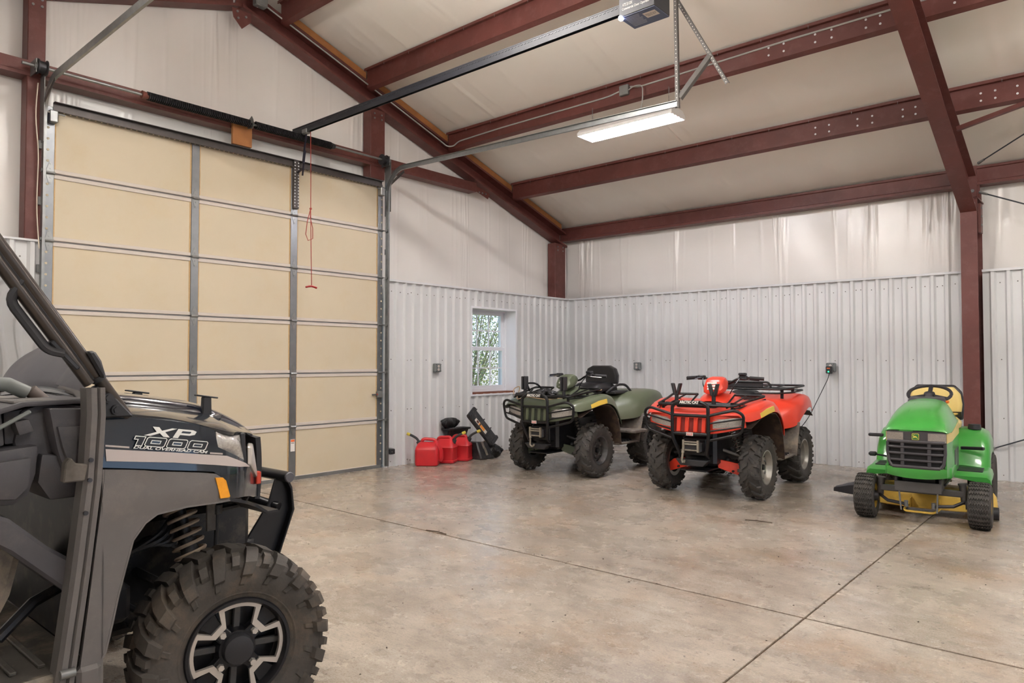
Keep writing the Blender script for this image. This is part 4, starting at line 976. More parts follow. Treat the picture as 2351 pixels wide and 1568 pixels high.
        for s in (-1, 1):
            B().tube(fillet([(s*.23, .70, .96), (s*.29, .74, 1.02), (s*.30, .88, 1.065), (s*.33, 1.02, 1.06), (s*.36, 1.1, .97)], .05, 4), .016, 8).build('grab_handle', BLACKPL, ps)
            B().rbox(min(s*.20, s*.35), max(s*.20, s*.35), .72, 1.06, .945, .985, .01).build('handle_base', BLACKPL, ps)
        # tarp bundle, rope and bar on the front rack
        rnd = random.Random(5); bb = B()
        def tarp(u, v):
            a = 2*PI*u; r = math.sin(PI*min(1, v*.55+.0))*1.0; n_ = .82+.18*math.sin(7*a+5*v)+.12*math.sin(13*a-9*v)
            return (-.10+.17*r*n_*math.cos(a), -.18+.13*r*n_*math.sin(a), zr+.08-.085*v+.02*math.sin(5*a)*v)
        B().grid(tarp, 40, 10).build('tarp_bundle', mat('black_tarp', '#141416', .3, var=(30, .3), bump=(40, .8), bdist=.01), t, smooth=70)
        B().tube(fillet([(-.41, -.40, zr+.0), (-.45, -.37, zr+.06), (-.40, -.30, zr+.10), (-.34, -.38, zr+.05), (-.36, -.43, zr-.07), (-.20, -.43, zr-.02), (.10, -.42, zr-.05), (.30, -.30, zr-.02), (.53, .10, zr+.06)], .06, 4), .006, 6).build('tan_rope', mat('tan_rope', '#b59a7c', .8), t)
        B().rbox(-.36, .06, -.44, -.40, zr-.015, zr+.022, .006).build('rack_bar', BLACKPL, t)
        B().tube(fillet([(-.40, -.10, zr+.03), (-.40, -.16, zr+.13), (-.28, -.12, zr+.13), (-.22, -.02, zr+.02)], .04), .012, 8).build('rack_hoop', RACKM, t)
    # dash strip and tank badge
    B().rbox(-.10, .10, .06, .17, .925, .945, .006).build('dash_cover', BLACKPL, t)
    return t
RED = mat('red_plastic', '#e2412b', .33, var=(4, .06), coat=.25, bump=(200, .03)); OLIVE = mat('olive_plastic', '#59614c', .4, var=(4, .1), coat=.1, bump=(200, .03))
SILVER = mat('silver_wheel', '#a9a6a0', .4, .6, var=(20, .2), dirt=('#6d5f4e', 10, .4)); GUNM = mat('dark_grey_wheel', '#4c4c4d', .45, .4, var=(20, .2), dirt=('#6d5f4e', 10, .3))
make_atv((1.99, -2.87, 0), math.radians(2.0), 'olive green quad bike with black backrest parked by the window', 'olive_quad_bike', OLIVE, GUNM, True)
make_atv((3.985, -2.93, 0), math.radians(3.2), 'bright red quad bike with black racks, parked between olive quad and mower', 'red_quad_bike', RED, SILVER, False)
# ================================================================== lawn tractor
JG = mat('tractor_green', '#3f9a3f', .3, var=(5, .07), coat=.4, dirt=('#7da36a', 3, .3)); JY = mat('tractor_yellow', '#dcb545', .45, var=(7, .12), dirt=('#9a6f35', 8, .55)); JC = mat('cream_yellow', '#dcc377', .4, var=(5, .06))
TURF = mat('turf_tyre_rubber', '#45423f', .8, var=(16, .35), bump=(120, .3), dirt=('#6b6157', 6, .3))
GRILL = mat('charcoal_plastic', '#3d3b3f', .4, var=(10, .15), bump=(200, .05))
def turf_tyre(R, w, rr, n):
    b = B(); R0 = R-.009; carcass(b, R0, w, rr, 40); h = w/2; da = PI/n*.72
    for k in range(n):
        a = 2*PI*k/n
        for j in range(4):
            xs = [lerp(-.86, .86, (j+t*.96)/4)*h for t in (0, .25, .5, .75, 1)]
            rings = []
            for i, x in enumerate(xs):
                q = abs(x)/h; r = R0*(1-.035*max(0, q-.45)**1.5/.3); c = a+da*.55*(1 if i % 2 else -1)*(1 if j % 2 else 1)+(da if j % 2 else 0)*0
                rings.append([(x, (r-.004)*math.cos(c-da), (r-.004)*math.sin(c-da)), (x, (r-.004)*math.cos(c+da), (r-.004)*math.sin(c+da)), (x, (r+.009)*math.cos(c+da*.6), (r+.009)*math.sin(c+da*.6)), (x, (r+.009)*math.cos(c-da*.6), (r+.009)*math.sin(c-da*.6))])
            b.loft(rings)
    return b
tf = turf_tyre(.19, .165, .10, 26).mesh('turf_front_tyre', smooth=30); tf.materials.append(TURF)
tb = turf_tyre(.255, .22, .13, 30).mesh('turf_rear_tyre', smooth=30); tb.materials.append(TURF)
t = thing('lawn_tractor', 'green and yellow lawn tractor with yellow seat and mower deck', 'lawn mower', (5.915, -3.0, 0), math.radians(4.5))
for x, s in ((-.42, PI), (.42, 0)):
    make_wheel(t, 'front_wheel', .19, .165, .10, JY, tf, (x, 0, .19), s, nuts=0, depth=.03)
    make_wheel(t, 'rear_wheel', .255, .22, .13, JY, tb, (x*.9, 1.18, .255), s, nuts=5, depth=.06)
H = [(-.285, [(0,.798),(.12,.798),(.19,.794),(.215,.785)]), (-.262, [(0,.835),(.12,.832),(.19,.818),(.228,.785)]), (-.15, [(0,.90),(.115,.895),(.19,.868),(.238,.795)]), (.05, [(0,.965),(.115,.957),(.185,.925),(.242,.82)]), (.25, [(0,1.0),(.11,.993),(.175,.955),(.238,.835)]), (.48, [(0,1.022),(.10,1.012),(.158,.975),(.225,.845)])]
hd = skin(H, 6).build('hood', JG, t, smooth=50, solid=-.008)
for s in (-1, 1): B().tube([(s*.085, -.24, .853), (s*.075, -.05, .943), (s*.06, .2, .999)], .004, 6).build('hood_crease', JG, hd)
# lower hood: side panels with cream stripe
def side_x(y): return .215+.025*min(1, (y+.27)/.15) if y < -.12 else .24
for s in (-1, 1):
    ysd = [-.27, -.2, -.12, 0, .2, .5]
    B().loft([[(s*side_x(y), y, .43), (s*side_x(y), y, .79+.06*max(0, (y+.1)/.6)), (s*(side_x(y)-.012), y, .79+.06*max(0, (y+.1)/.6)), (s*(side_x(y)-.012), y, .43)] for y in ysd]).build('side_panel', JG, t, smooth=40)
    B().loft([[(s*(side_x(y)+.004), y, lerp(.705, .73, i/5)), (s*(side_x(y)+.004), y, .785+.05*max(0, (y+.1)/.6)), (s*(side_x(y)-.004), y, .785+.05*max(0, (y+.1)/.6)), (s*(side_x(y)-.004), y, lerp(.705, .73, i/5))] for i, y in enumerate(ysd)]).build('cream_stripe', JC, t, smooth=40)
    B().box(s*.241-.003, s*.241+.003, .10, .42, .46, .62).build('side_vent', GRILL, t, bevel=.002)
LENSM = mat('tractor_lens', '#a39a92', .15, .2, var=(160, .35), bump=(160, .5), coat=.8)
def fx(x): return -.30+.9*max(0, abs(x)-.10)**2*2.2
def fgrid(x0, x1, zf0, zf1, off, nx=16, nz=4): return B().grid(lambda u, v: (lerp(x0, x1, u), fx(lerp(x0, x1, u))-off, lerp(zf0(lerp(x0, x1, u)), zf1(lerp(x0, x1, u)), v)), nx, nz)
fgrid(-.215, .215, lambda x: .70, lambda x: .79, .0).build('lamp_panel', GRILL, t, smooth=60, solid=.02)
for s in (-1, 1):
    fgrid(s*.088, s*.214, lambda x: .708+.012*(1-abs(x)/.21), lambda x: .782-.0, .008, 12, 5).build('headlight', LENSM, t, smooth=60, solid=.008)
# leaping deer emblem
em = B().prism([(p.x, p.y) for p in ringfillet([(-.026, .725, 0), (.026, .725, 0), (.026, .776, 0), (-.026, .776, 0)], .008, 3)], 'y', -.312, -.302).build('emblem', mat('emblem_yellow', '#d9c95a', .4), t, smooth=0)
B().prism([(p.x, p.y) for p in ringfillet([(-.023, .728, 0), (.023, .728, 0), (.023, .773, 0), (-.023, .773, 0)], .007, 3)], 'y', -.3135, -.312).build('emblem_field', mat('emblem_green', '#2c6a33', .4), em, smooth=0)
dy = B()
for poly in ([(-.016,.748),(-.010,.757),(.004,.757),(.010,.752),(.010,.746),(-.002,.744),(-.012,.744)], [(-.014,.754),(-.019,.762),(-.013,.768),(-.015,.762),(-.009,.757)], [(-.012,.746),(-.018,.739),(-.016,.738),(-.007,.745)], [(.004,.746),(.018,.735),(.020,.737),(.010,.750)], [(-.012,.766),(-.006,.771),(-.002,.768),(-.008,.767)]):
    dy.prism(poly, 'y', -.3145, -.3135)
stuff(dy.build('emblem_deer', MATS['emblem_yellow'], em, smooth=0))
# grille with slots
fgrid(-.208, .208, lambda x: .495+.03*max(0, (abs(x)-.14)/.07)**2, lambda x: .705, -.004).build('grille_back', mat('grille_void', '#101012', .8), t, smooth=60, solid=.006)
gz = [.497, .555, .610, .660, .703]
for i, z in enumerate(gz):
    wv = .205-.035*(1-(i/4))**2
    B().grid(lambda u, v, z=z, wv=wv: (lerp(-wv, wv, u), fx(lerp(-wv, wv, u))-.012-.01*math.sin(PI*v), z-.010+.022*v*(1.3 if z in (gz[0], gz[4]) else 1)), 16, 4).build('grille_bar', GRILL, t, smooth=60, solid=.012)
for x in (-.096, .096): B().box(x-.014, x+.014, fx(x)-.016, fx(x)+.01, .50, .70).build('grille_post', GRILL, t, bevel=.004)
for s in (-1, 1):
    B().tube([(s*.205, fx(.205)-.008, .70), (s*.206, fx(.206)-.008, .62), (s*.195, fx(.195)-.008, .54), (s*.172, fx(.172)-.01, .50)], .013, 8).build('grille_frame', GRILL, t)
# chin and hitch plate
B().grid(lambda u, v: (lerp(-.215, .215, u), fx(lerp(-.215, .215, u))-.014+.03*(1-v)**2, lerp(.405+.02*abs(2*u-1)**2, .497, v)), 20, 5).build('chin_panel', JG, t, smooth=60, solid=.02)
for s in (-1, 1): B().loft([[(s*.2, -.22, z0), (s*.243, -.18, z0), (s*.245, .2, z0), (s*.2, .2, z0)] for z0 in (.415, .50)]).build('chin_side', JG, t, bevel=.006)
B().box(-.17, .17, -.225, -.205, .285, .37).box(-.17, -.15, -.21, .3, .3, .40).box(.15, .17, -.21, .3, .3, .40).build('front_plate', mat('grey_frame_paint', '#4f4d4d', .55, .2, var=(10, .2)), t, bevel=.004)
# cowl, steering wheel
B().loft([[(-w_, y, z-.12), (w_, y, z-.12), (w_*.9, y, z), (-w_*.9, y, z)] for y, w_, z in ((.46, .165, 1.02), (.55, .15, 1.045), (.64, .12, 1.03), (.68, .10, .98))]).build('dash_cowl', GRILL, t, bevel=.012, seg=2)
B().cyl((0, .58, .99), (0, .66, 1.055), .03).build('steering_column', GRILL, t)
M_ = Matrix.Translation((0, .70, 1.062)) @ Matrix.Rotation(math.radians(24), 4, 'X')
sw = B().tube([(.175*math.cos(2*PI*k/28), .175*math.sin(2*PI*k/28), 0) for k in range(28)], .0145, 8, closed=True).xf(M_).build('steering_wheel', BLACKPL, t)
B().cyl((0,0,-.03), (0,0,.008), .05, .045, 16).xf(M_).build('wheel_hub', BLACKPL, sw)
for a in (90, 210, 330): B().obox((0,0,-.01), (.175*math.cos(math.radians(a)), .175*math.sin(math.radians(a)), 0), .035, .012).xf(M_).build('wheel_spoke', BLACKPL, sw)
B().rbox(.125, .165, .58, .62, .985, 1.01, .006).build('choke_knob', mat('orange_knob', '#e2762b', .4), t)
# seat
B().loft([[(-w_, y, z0), (w_, y, z0), (w_*1.02, y, lerp(z0, z1, .5)), (w_*.8, y, z1), (-w_*.8, y, z1), (-w_*1.02, y, lerp(z0, z1, .5))] for y, w_, z0, z1 in ((.80, .17, .76, .80), (.84, .215, .74, .825), (1.0, .225, .74, .83), (1.14, .22, .74, .835))]).build('seat_cushion', JC, t, bevel=.02, seg=2)
sb_ = B().loft([[(x*w_, y+.10*(z-.85)+k, z) for x, z in ((-1, .86), (-1.04, .95), (-.97, 1.05), (-.72, 1.115), (.72, 1.115), (.97, 1.05), (1.04, .95), (1, .86), (.7, .835), (-.7, .835))] for y, w_, k in ((1.12, .19, 0), (1.125, .215, .02), (1.13, .22, .05))]).build('backrest', JC, t, bevel=.012, seg=2)
B().loft([[(x*w_, y+.10*(z-.85), z) for x, z in ((-1, .80), (-1.04, .95), (-.97, 1.07), (-.70, 1.135), (.70, 1.135), (.97, 1.07), (1.04, .95), (1, .80))] for y, w_ in ((1.165, .222), (1.20, .235), (1.235, .20))]).build('seat_shell', BLACKPL, t, bevel=.01)
B().box(-.16, .16, .85, 1.18, .66, .745).build('seat_base', GRILL, t, bevel=.01)
B().prism([(1.11, .88), (1.19, .80), (1.19, .88)], 'x', -.22, .22).build('seat_bracket', GRILL, t, smooth=0)
# fenders and footboards
for s in (-1, 1):
    fs = [(.70, .42, .36), (.745, .52, .40), (.80, .62, .44), (.88, .695, .46), (1.0, .73, .47), (1.2, .735, .47), (1.4, .69, .46), (1.46, .60, .44)]
    B().loft([[(s*.14, y, z), (s*.27, y, z+.004), (s*.385, y, z-.004), (s*.435, y, z-.03), (s*.458, y, z-.085), (s*.462, y, max(.34, z-.22))] for y, z, _ in fs], cap=False, closed=False).build('fender', JG, t, smooth=60, solid=.008)
    fb = B().loft([[(s*.20, y, .405+dz), (s*.45, y, .405+dz), (s*.475, y, .385+dz), (s*.485, y+.0, .345+dz), (s*.475, y, .35+dz), (s*.20, y, .39+dz)] for y, dz in ((.33, -.03), (.37, .0), (.60, .0), (.74, .015))]).build('footboard', JG, t, smooth=50)
    B().box(min(s*.22, s*.42), max(s*.22, s*.42), .42, .68, .405, .415).build('foot_pad', BLACKPL, fb, bevel=.004)
B().box(-.3, .3, 1.2, 1.45, .60, .72).build('rear_deck', JG, t, bevel=.02)
B().cyl((.33, 1.02, .73), (.33, 1.02, .775), .055, .05, 18).build('fuel_cap', BLACKPL, t)
for i in range(12): pass
B().obox((.24, .74, .575), (.42, .68, .585), .035, .028).build('lift_lever', BLACKPL, t, bevel=.006)
B().rbox(-.50, -.43, .56, .62, .465, .505, .012).cyl((-.44, .6, .48), (-.25, .65, .45), .008).build('pedal', BLACKPL, t)
B().rbox(-.53, -.40, .74, .79, .635, .665, .008).build('speed_lever', BLACKPL, t)
# frame, axle, linkage
FR = mat('grey_frame_paint', '#4f4d4d')
B().rbox(-.14, .14, -.15, 1.4, .27, .42, .02).build('frame', BLACKM, t); B().rbox(-.12, .12, .0, .45, .42, .70, .02).build('engine', DARKST, t)
B().obox((-.31, 0, .27), (.31, 0, .27), .06, .05).build('front_axle', FR, t, bevel=.006)
for s in (-1, 1):
    B().cyl((s*.315, 0, .19), (s*.30, .0, .345), .028, None, 14).cyl((s*.30, 0, .345), (s*.298, 0, .36), .034).cyl((s*.31, 0, .20), (s*.38, 0, .19), .016).build('spindle', FR, t)
    B().tube([(s*.315, -.02, .21), (s*.24, -.09, .175), (s*.10, -.10, .16)], .014, 7).build('steering_arm', DARKST, t)
    B().cyl((s*.10, -.10, .14), (s*.10, -.10, .19), .016).build('rod_end', GALVD, t)
    B().cyl((s*.13, -.16, .12), (s*.14, -.20, .30), .007).build('lift_link', GALVD, t)
    B().tube([(s*.18, -.05, .34), (s*.20, .12, .37), (s*.19, .3, .33)], .012, 6).build('frame_rod', DARKST, t)
# mower deck
DK = B()
def deck_ring(z, k): return [Vector((p.x*k, .64+(p.y-.64)*k, z)) for p in ringfillet([(-.47, .40, 0), (-.2, .30, 0), (.2, .30, 0), (.47, .40, 0), (.53, .62, 0), (.45, .92, 0), (0, .98, 0), (-.45, .92, 0), (-.52, .66, 0)], .12, 4)]
dk = DK.loft([deck_ring(.065, 1.0), deck_ring(.072, 1.012), deck_ring(.08, 1.0), deck_ring(.165, .985), deck_ring(.195, .95), deck_ring(.205, .85)]).build('mower_deck', JY, t, smooth=50)
for x in (-.28, .28): B().lathe([(.17, .19), (.16, .215), (.11, .225), (.0, .23)], (x, .64, 0), 'z', 24).build('spindle_dome', JY, dk)
for x, y in ((-.42, .36), (.50, .44)):
    B().cyl((x-.03, y, .06), (x+.03, y, .06), .055, None, 16).build('gauge_wheel', BLACKPL, dk)
B().prism([(-.50, .52), (-.74, .62), (-.82, .72), (-.80, .78), (-.50, .84)], 'z', .09, .10).loft([[(-.50, .50, .09), (-.50, .50, .20), (-.50, .86, .20), (-.50, .86, .09)], [(-.66, .56, .08), (-.66, .56, .17), (-.66, .84, .17), (-.66, .84, .08)], [(-.84, .68, .075), (-.84, .68, .11), (-.84, .80, .11), (-.84, .80, .075)]]).build('discharge_chute', BLACKPL, dk, bevel=.01)
B().tube(fillet([(-.12, .29, .10), (-.12, -.02, .12), (-.12, -.08, .10), (.10, -.08, .10), (.13, -.02, .12), (.13, .29, .10)], .03), .009, 6).build('draft_rod', JY, dk)
for s in (-1, 1): B().box(s*.11-.004, s*.11+.004, .20, .30, .08, .16).build('deck_ear', JY, dk, smooth=0)
# ================================================================== side-by-side utility vehicle (left foreground)
NAVY = mat('navy_gloss_body', '#18222e', .2, .1, var=(3, .1), coat=1.0); NAVYD = mat('dark_navy_cover', '#191c29', .18, coat=1.0)
FEND = mat('grey_moulded_plastic', '#686462', .58, var=(6, .12), bump=(350, .25), dirt=('#8b8178', 8, .25)); DASH = mat('dusty_black_plastic', '#4e4c50', .55, var=(6, .2), bump=(280, .2), dirt=('#77716e', 5, .35))
BLK = mat('utv_black_parts', '#242427', .45, .2, var=(8, .4), dirt=('#6a5f53', 9, .5)); CAGE = mat('bronze_black_tube', '#463f3a', .3, .4, var=(12, .15))
MACH = mat('machined_alloy', '#cfc8c0', .3, .55, var=(10, .1)); SPR = mat('tan_spring', '#b7a48f', .45, .3, var=(15, .2)); STR = mat('silver_decal', '#b9aeaa', .45); BIGT = mat('big_tyre_rubber', '#4a4540', .72, var=(9, .35), bump=(70, .5), dirt=('#7d6b57', 5, .5), bdist=.003)
FLOORM = mat('dusty_floor_mat', '#5a5650', .6, var=(5, .4), dirt=('#a89b88', 4, .8))
U = thing('utility_vehicle', 'dark navy side-by-side utility vehicle with big knobbly tyre, left foreground', 'utility vehicle', (4.08, -8.573, 0))
# ---- front wheel
def big_tyre():
    R, w, rr = .343, .255, .178; b = B(); R0 = R-.022; hp = carcass(b, R0, w, rr, 64); h = w/2; n = 18
    for k in range(n):
        a = 2*PI*k/n
        for s in (1, -1):
            o = 0 if s > 0 else PI/n
            lug(b, [(R0, -s*.012), (R0*.998, s*h*.35), (lerp(rr, R0, .965), s*h*.70), (lerp(rr, R0, .86), s*h*.94), (lerp(rr, R0, .64), s*h*1.02)], a+o, .078, .17, .022, .82)
            lug(b, [(R0*.997, s*h*.42), (lerp(rr, R0, .955), s*h*.76), (lerp(rr, R0, .82), s*h*.97)], a+o+PI/n+.06, .05, .06, .019, .8)
            lug(b, [(lerp(rr, R0, .60), s*h*1.0), (lerp(rr, R0, .42), s*h*.99)], a+o+.19, .04, .03, .006, .8)
    b.lathe([(rr+.018, h*.87), (rr+.024, h*.90), (rr+.030, h*.90)], (0,0,0), 'x', 48)
    return b
BT = big_tyre().mesh('utv_tyre', smooth=28); BT.materials.append(BIGT)
def alloy(parent, loc, rz, spin):
    rr = .178; h = .255/2*.80
    b = B(); b.lathe([(rr+.006, h+.004), (rr+.002, h+.012), (rr-.008, h+.012), (rr-.014, h+.002), (rr-.022, h-.03), (rr-.024, -h)], (0,0,0), 'x', 56)
    b.lathe([(rr-.024, h-.075), (.05, h-.065), (0, h-.065)], (0,0,0), 'x', 40)
    w = b.build('front_wheel' if loc[1] > -.5 else 'rear_wheel', BLACKM, parent, loc, (spin, 0, rz), smooth=40); link('tyre', BT, w)
    x0 = h-.012
    # hub, spokes
    sp = B(); sp.cyl((h-.06, 0, 0), (x0-.002, 0, 0), .075, .064, 24); sp.build('wheel_hub', BLACKM, w)
    B().cyl((x0-.004, 0, 0), (x0+.022, 0, 0), .056, .050, 24).build('centre_cap', BLACKPL, w, bevel=.004, seg=2)
    for k in range(4):
        a = PI/4+k*PI/2; d = V(0, math.cos(a), math.sin(a)); e = V(0, -math.sin(a), math.cos(a))
        # broad boss arm holding the nut, reaching the rim
        B().loft([[V(xx, 0, 0)+d*r+e*ww for xx, ww in ((h-.05, -w2), (h-.05, w2), (x0-o2, w2*.9), (x0-o2, -w2*.9))] for r, w2, o2 in ((.04, .03, .002), (.09, .026, .004), (.125, .030, .012), (.162, .042, .008))]).build('spoke', BLACKM, w, bevel=.003)
        c = d*.078; B().cyl(c+V(x0-.006, 0, 0), c+V(x0+.012, 0, 0), .0135, .011, 6).build('wheel_nut', MACH, w)
        a2 = k*PI/2; d2 = V(0, math.cos(a2), math.sin(a2)); e2 = V(0, -math.sin(a2), math.cos(a2))
        for s in (-1,):
            B().loft([[V(xx, 0, 0)+d2*r+e2*ww for xx, ww in ((h-.055, -.014), (h-.055, .014), (x0-.028, .012), (x0-.028, -.012))] for r in (.05, .16)]).build('rib_spoke', GUNM, w, bevel=.003)
    # machined face band: outer arcs dipping inwards at each boss
    def band(r_out, r_in, th0, dip):
        out = []
        for k in range(4):
            a = PI/4+k*PI/2
            for da, r in ((-th0, r_out), (-th0*.66, r_in), (th0*.66, r_in), (th0, r_out)): out.append((a+da, r))
            for j in range(1, 8): out.append((a+th0+(PI/2-2*th0)*j/8, r_out))
        return out
    o_ = band(.170, .112, math.radians(18), 0); i_ = band(.149, .091, math.radians(23.5), 0)
    rings = []
    for (a, r), (a2, r2) in zip(o_, i_):
        rings.append([(x0+.004, r*math.cos(a), r*math.sin(a)), (x0+.004, r2*math.cos(a2), r2*math.sin(a2)), (x0-.012, r2*math.cos(a2), r2*math.sin(a2)), (x0-.012, r*math.cos(a), r*math.sin(a))])
    rings.append(rings[0]); B().loft(rings, cap=False).build('machined_face', MACH, w, smooth=0)
    return w
alloy(U, (.665, .028, .343), math.radians(-12), math.radians(-3)); alloy(U, (-.665, .028, .343), PI+math.radians(-12), .3)
alloy(U, (.655, -2.06, .343), 0, .7); alloy(U, (-.655, -2.06, .343), PI, .1)
# ---- body side: navy panel, silver stripe, grey fender
def interp(tab, y):
    for (a, va), (b_, vb) in zip(tab, tab[1:]):
        if a <= y <= b_: return lerp(va, vb, (y-a)/(b_-a))
    return tab[0][1] if y < tab[0][0] else tab[-1][1]
XT = [(-.43, .708), (-.1, .706), (0, .692), (.05, .668), (.1, .628), (.17, .552), (.235, .482), (.262, .44)]
def SX(y, z): return interp(XT, y)-.20*max(0, z-.97)-.04*max(0, z-1.06)
NB = [(-.425,1.030,1.195), (-.36,1.021,1.188), (-.3,1.012,1.180), (-.2,.996,1.163), (-.1,.982,1.140), (-.06,.974,1.127), (-.042,.962,1.118), (-.034,.952,1.058), (-.012,.915,1.046), (.008,.868,1.036), (.05,.862,1.015), (.097,.855,.992), (.141,.845,.961), (.187,.832,.935), (.218,.821,.90), (.25,.816,.86)]
def colgrid(cols, xf, nz=8, s=1, off=0.):
    rings = [[(s*(xf(y, lerp(a, b_, j/nz))+off), y, lerp(a, b_, j/nz)) for j in range(nz+1)] for y, a, b_ in cols]
    return B().loft(rings, cap=False, closed=False)
def fine(cols, m=3):
    out = []
    for p, q in zip(cols, cols[1:]):
        for k in range(m): out.append(tuple(lerp(a, b_, k/m) for a, b_ in zip(p, q)))
    return out+[cols[-1]]
FB = [(-.43,.44,1.026), (-.42,.455,1.025), (-.40,.54,1.022), (-.382,.626,1.020), (-.36,.71,1.017), (-.339,.788,1.014), (-.30,.838,1.008), (-.261,.862,1.0), (-.159,.871,.985), (-.10,.870,.977), (-.06,.869,.969), (-.035,.868,.95), (-.012,.867,.91), (.006,.866,.868)]
def FX(y, z): return .716+.03*max(0, .85-z)+.012*math.sin(min(1, max(0, (z-.87)/.1))*PI)*.5 - (.02*max(0, y+.05)/.05)
for s in (1, -1):
    sp_ = colgrid(fine(NB), SX, 8, s).build('side_panel', NAVY, U, smooth=50, solid=.012)
    fe = colgrid(fine(FB), FX, 10, s).build('fender', FEND, U, smooth=50, solid=.014)
    # rolled arch lip
    ar = [(y, a) for y, a, b_ in FB]
    B().loft([[(s*(FX(y, z)+.001), y, z), (s*(FX(y, z)-.03), y, z-.004), (s*(FX(y, z)-.06), y, z+.03)] for y, z in ar], cap=False, closed=False).build('arch_lip', FEND, fe, smooth=60, solid=.006)
    if s == 1:
        B().loft([[(SX(y, z)+.003, y, z) for z in (lerp(a, b_, j/3) for j in range(4))] for y, a, b_ in fine([(-.412,1.049,1.087), (-.2,1.022,1.056), (-.05,.997,1.032), (-.003,.988,1.024), (.06,.975,.998), (.10,.968,.982), (.14,.959,.961)])], cap=False, closed=False).build('silver_stripe', STR, sp_, smooth=60)
        for y0, y1 in ((-.412, -.34), (-.07, -.02)):
            B().loft([[(SX(y, z)+.003, y, z), (SX(y, z)+.003, y, z+.006)] for y, z in [(lerp(y0, y1, k/6), 1.0945-(lerp(y0, y1, k/6)+.412)*.165) for k in range(7)]], cap=False, closed=False).build('pin_stripe', STR, sp_, smooth=60)
        XL = DECALW
        def tfr(y, z): return frame((SX(y, z)+.0035, y, z), (0, 1, -.165), (-.20, 0, 1))
        def letters(name, polys, m, y, z, w, h, shear, lift=.0, strip=None):
            F_ = tfr(y, z); bb = B()
            for poly in polys:
                P2 = [((u-.5)*w+(v-.5)*h*shear, (v-.5)*h) for u, v in poly]
                if strip is None: bb.loft([[F_ @ V(a_, b_, lift) for a_, b_ in P2], [F_ @ V(a_, b_, lift+.0006) for a_, b_ in P2]])
                else:
                    ring = []; n_ = len(P2)
                    for i in range(n_):
                        p0, p1, p2 = Vector(P2[i-1]), Vector(P2[i]), Vector(P2[(i+1) % n_]); e1 = (p1-p0).normalized(); e2 = (p2-p1).normalized(); n1 = Vector((-e1.y, e1.x)); n2 = Vector((-e2.y, e2.x)); nn = (n1+n2); nn = nn/max(.35, nn.dot(n1)); a1, a2 = p1+nn*strip, p1-nn*strip
                        ring.append([F_ @ V(a1.x, a1.y, lift), F_ @ V(a2.x, a2.y, lift), F_ @ V(a2.x, a2.y, lift+.0008), F_ @ V(a1.x, a1.y, lift+.0008)])
                    ring.append(ring[0]); bb.loft(ring, cap=False)
            return bb.build(name, m, sp_, smooth=0)
        X_ = [[(0,1),(.14,1),(.245,.64),(.42,1),(.54,1),(.33,.52),(.50,0),(.36,0),(.235,.36),(.08,0),(-.06,0),(.15,.48)]]
        P_ = [[(.56,0),(.56,1),(.90,1),(1.0,.86),(1.0,.5),(.90,.36),(.68,.36),(.68,0)]]
        letters('xp_lettering', X_, XL, -.196, 1.121, .155, .032, .55); letters('p_lettering', P_, XL, -.196, 1.121, .155, .032, .55)
        letters('p_counter', [[(.68,.58),(.68,.80),(.87,.80),(.885,.74),(.885,.64),(.87,.58)]], NAVY, -.196, 1.121, .155, .032, .55, .0007)
        def zero(x0, x1): return [(x0+.02,0),(x0,.14),(x0,.86),(x0+.02,1),(x1-.02,1),(x1,.86),(x1,.14),(x1-.02,0)], [(x0+.07,.34),(x0+.07,.66),(x1-.07,.66),(x1-.07,.34)]
        one = [(.05,0),(.05,.66),(.0,.66),(.0,1),(.13,1),(.13,0)]; Z = [zero(.16, .42), zero(.45, .71), zero(.74, 1.0)]
        NB_ = mat('number_black', '#0d1017', .4)
        letters('number_fill', [one]+[z_[0] for z_ in Z], NB_, -.204, 1.0865, .25, .031, .35, .0002); letters('number_counters', [z_[1] for z_ in Z], NAVY, -.204, 1.0865, .25, .031, .35, .001)
        letters('number_outline', [one]+[q for z_ in Z for q in z_], XL, -.204, 1.0865, .25, .031, .35, .0012, .0013)
        text('cam_lettering', 'DUAL OVERHEAD CAM', XL, sp_, tfr(-.206, 1.0655), .0125, .255, .3, bold=.0003, ext=.0003)
        am = [(-.065,.956), (-.036,.953), (-.022,.94), (.000,.88), (-.004,.876), (-.045,.880)]
        B().loft([[(FX(y, z)+k, y, z) for y, z in am] for k in (.0, .008)]).build('amber_reflector', mat('amber_reflector', '#f0a22a', .35, var=(80, .1)), fe, smooth=0)
B().loft([[(-SX(y, .9)+.05, y, .89), (SX(y, .9)-.05, y, .89), (SX(y, .9)-.05, y, 1.02), (SX(y, 1.1)-.09, y, 1.12-max(0,y)*.25), (-SX(y, 1.1)+.09, y, 1.12-max(0,y)*.25), (-SX(y, .9)+.05, y, 1.02)] for y in (-.42, -.2, 0, .1, .18)]).build('inner_body', BLK, U, smooth=0)
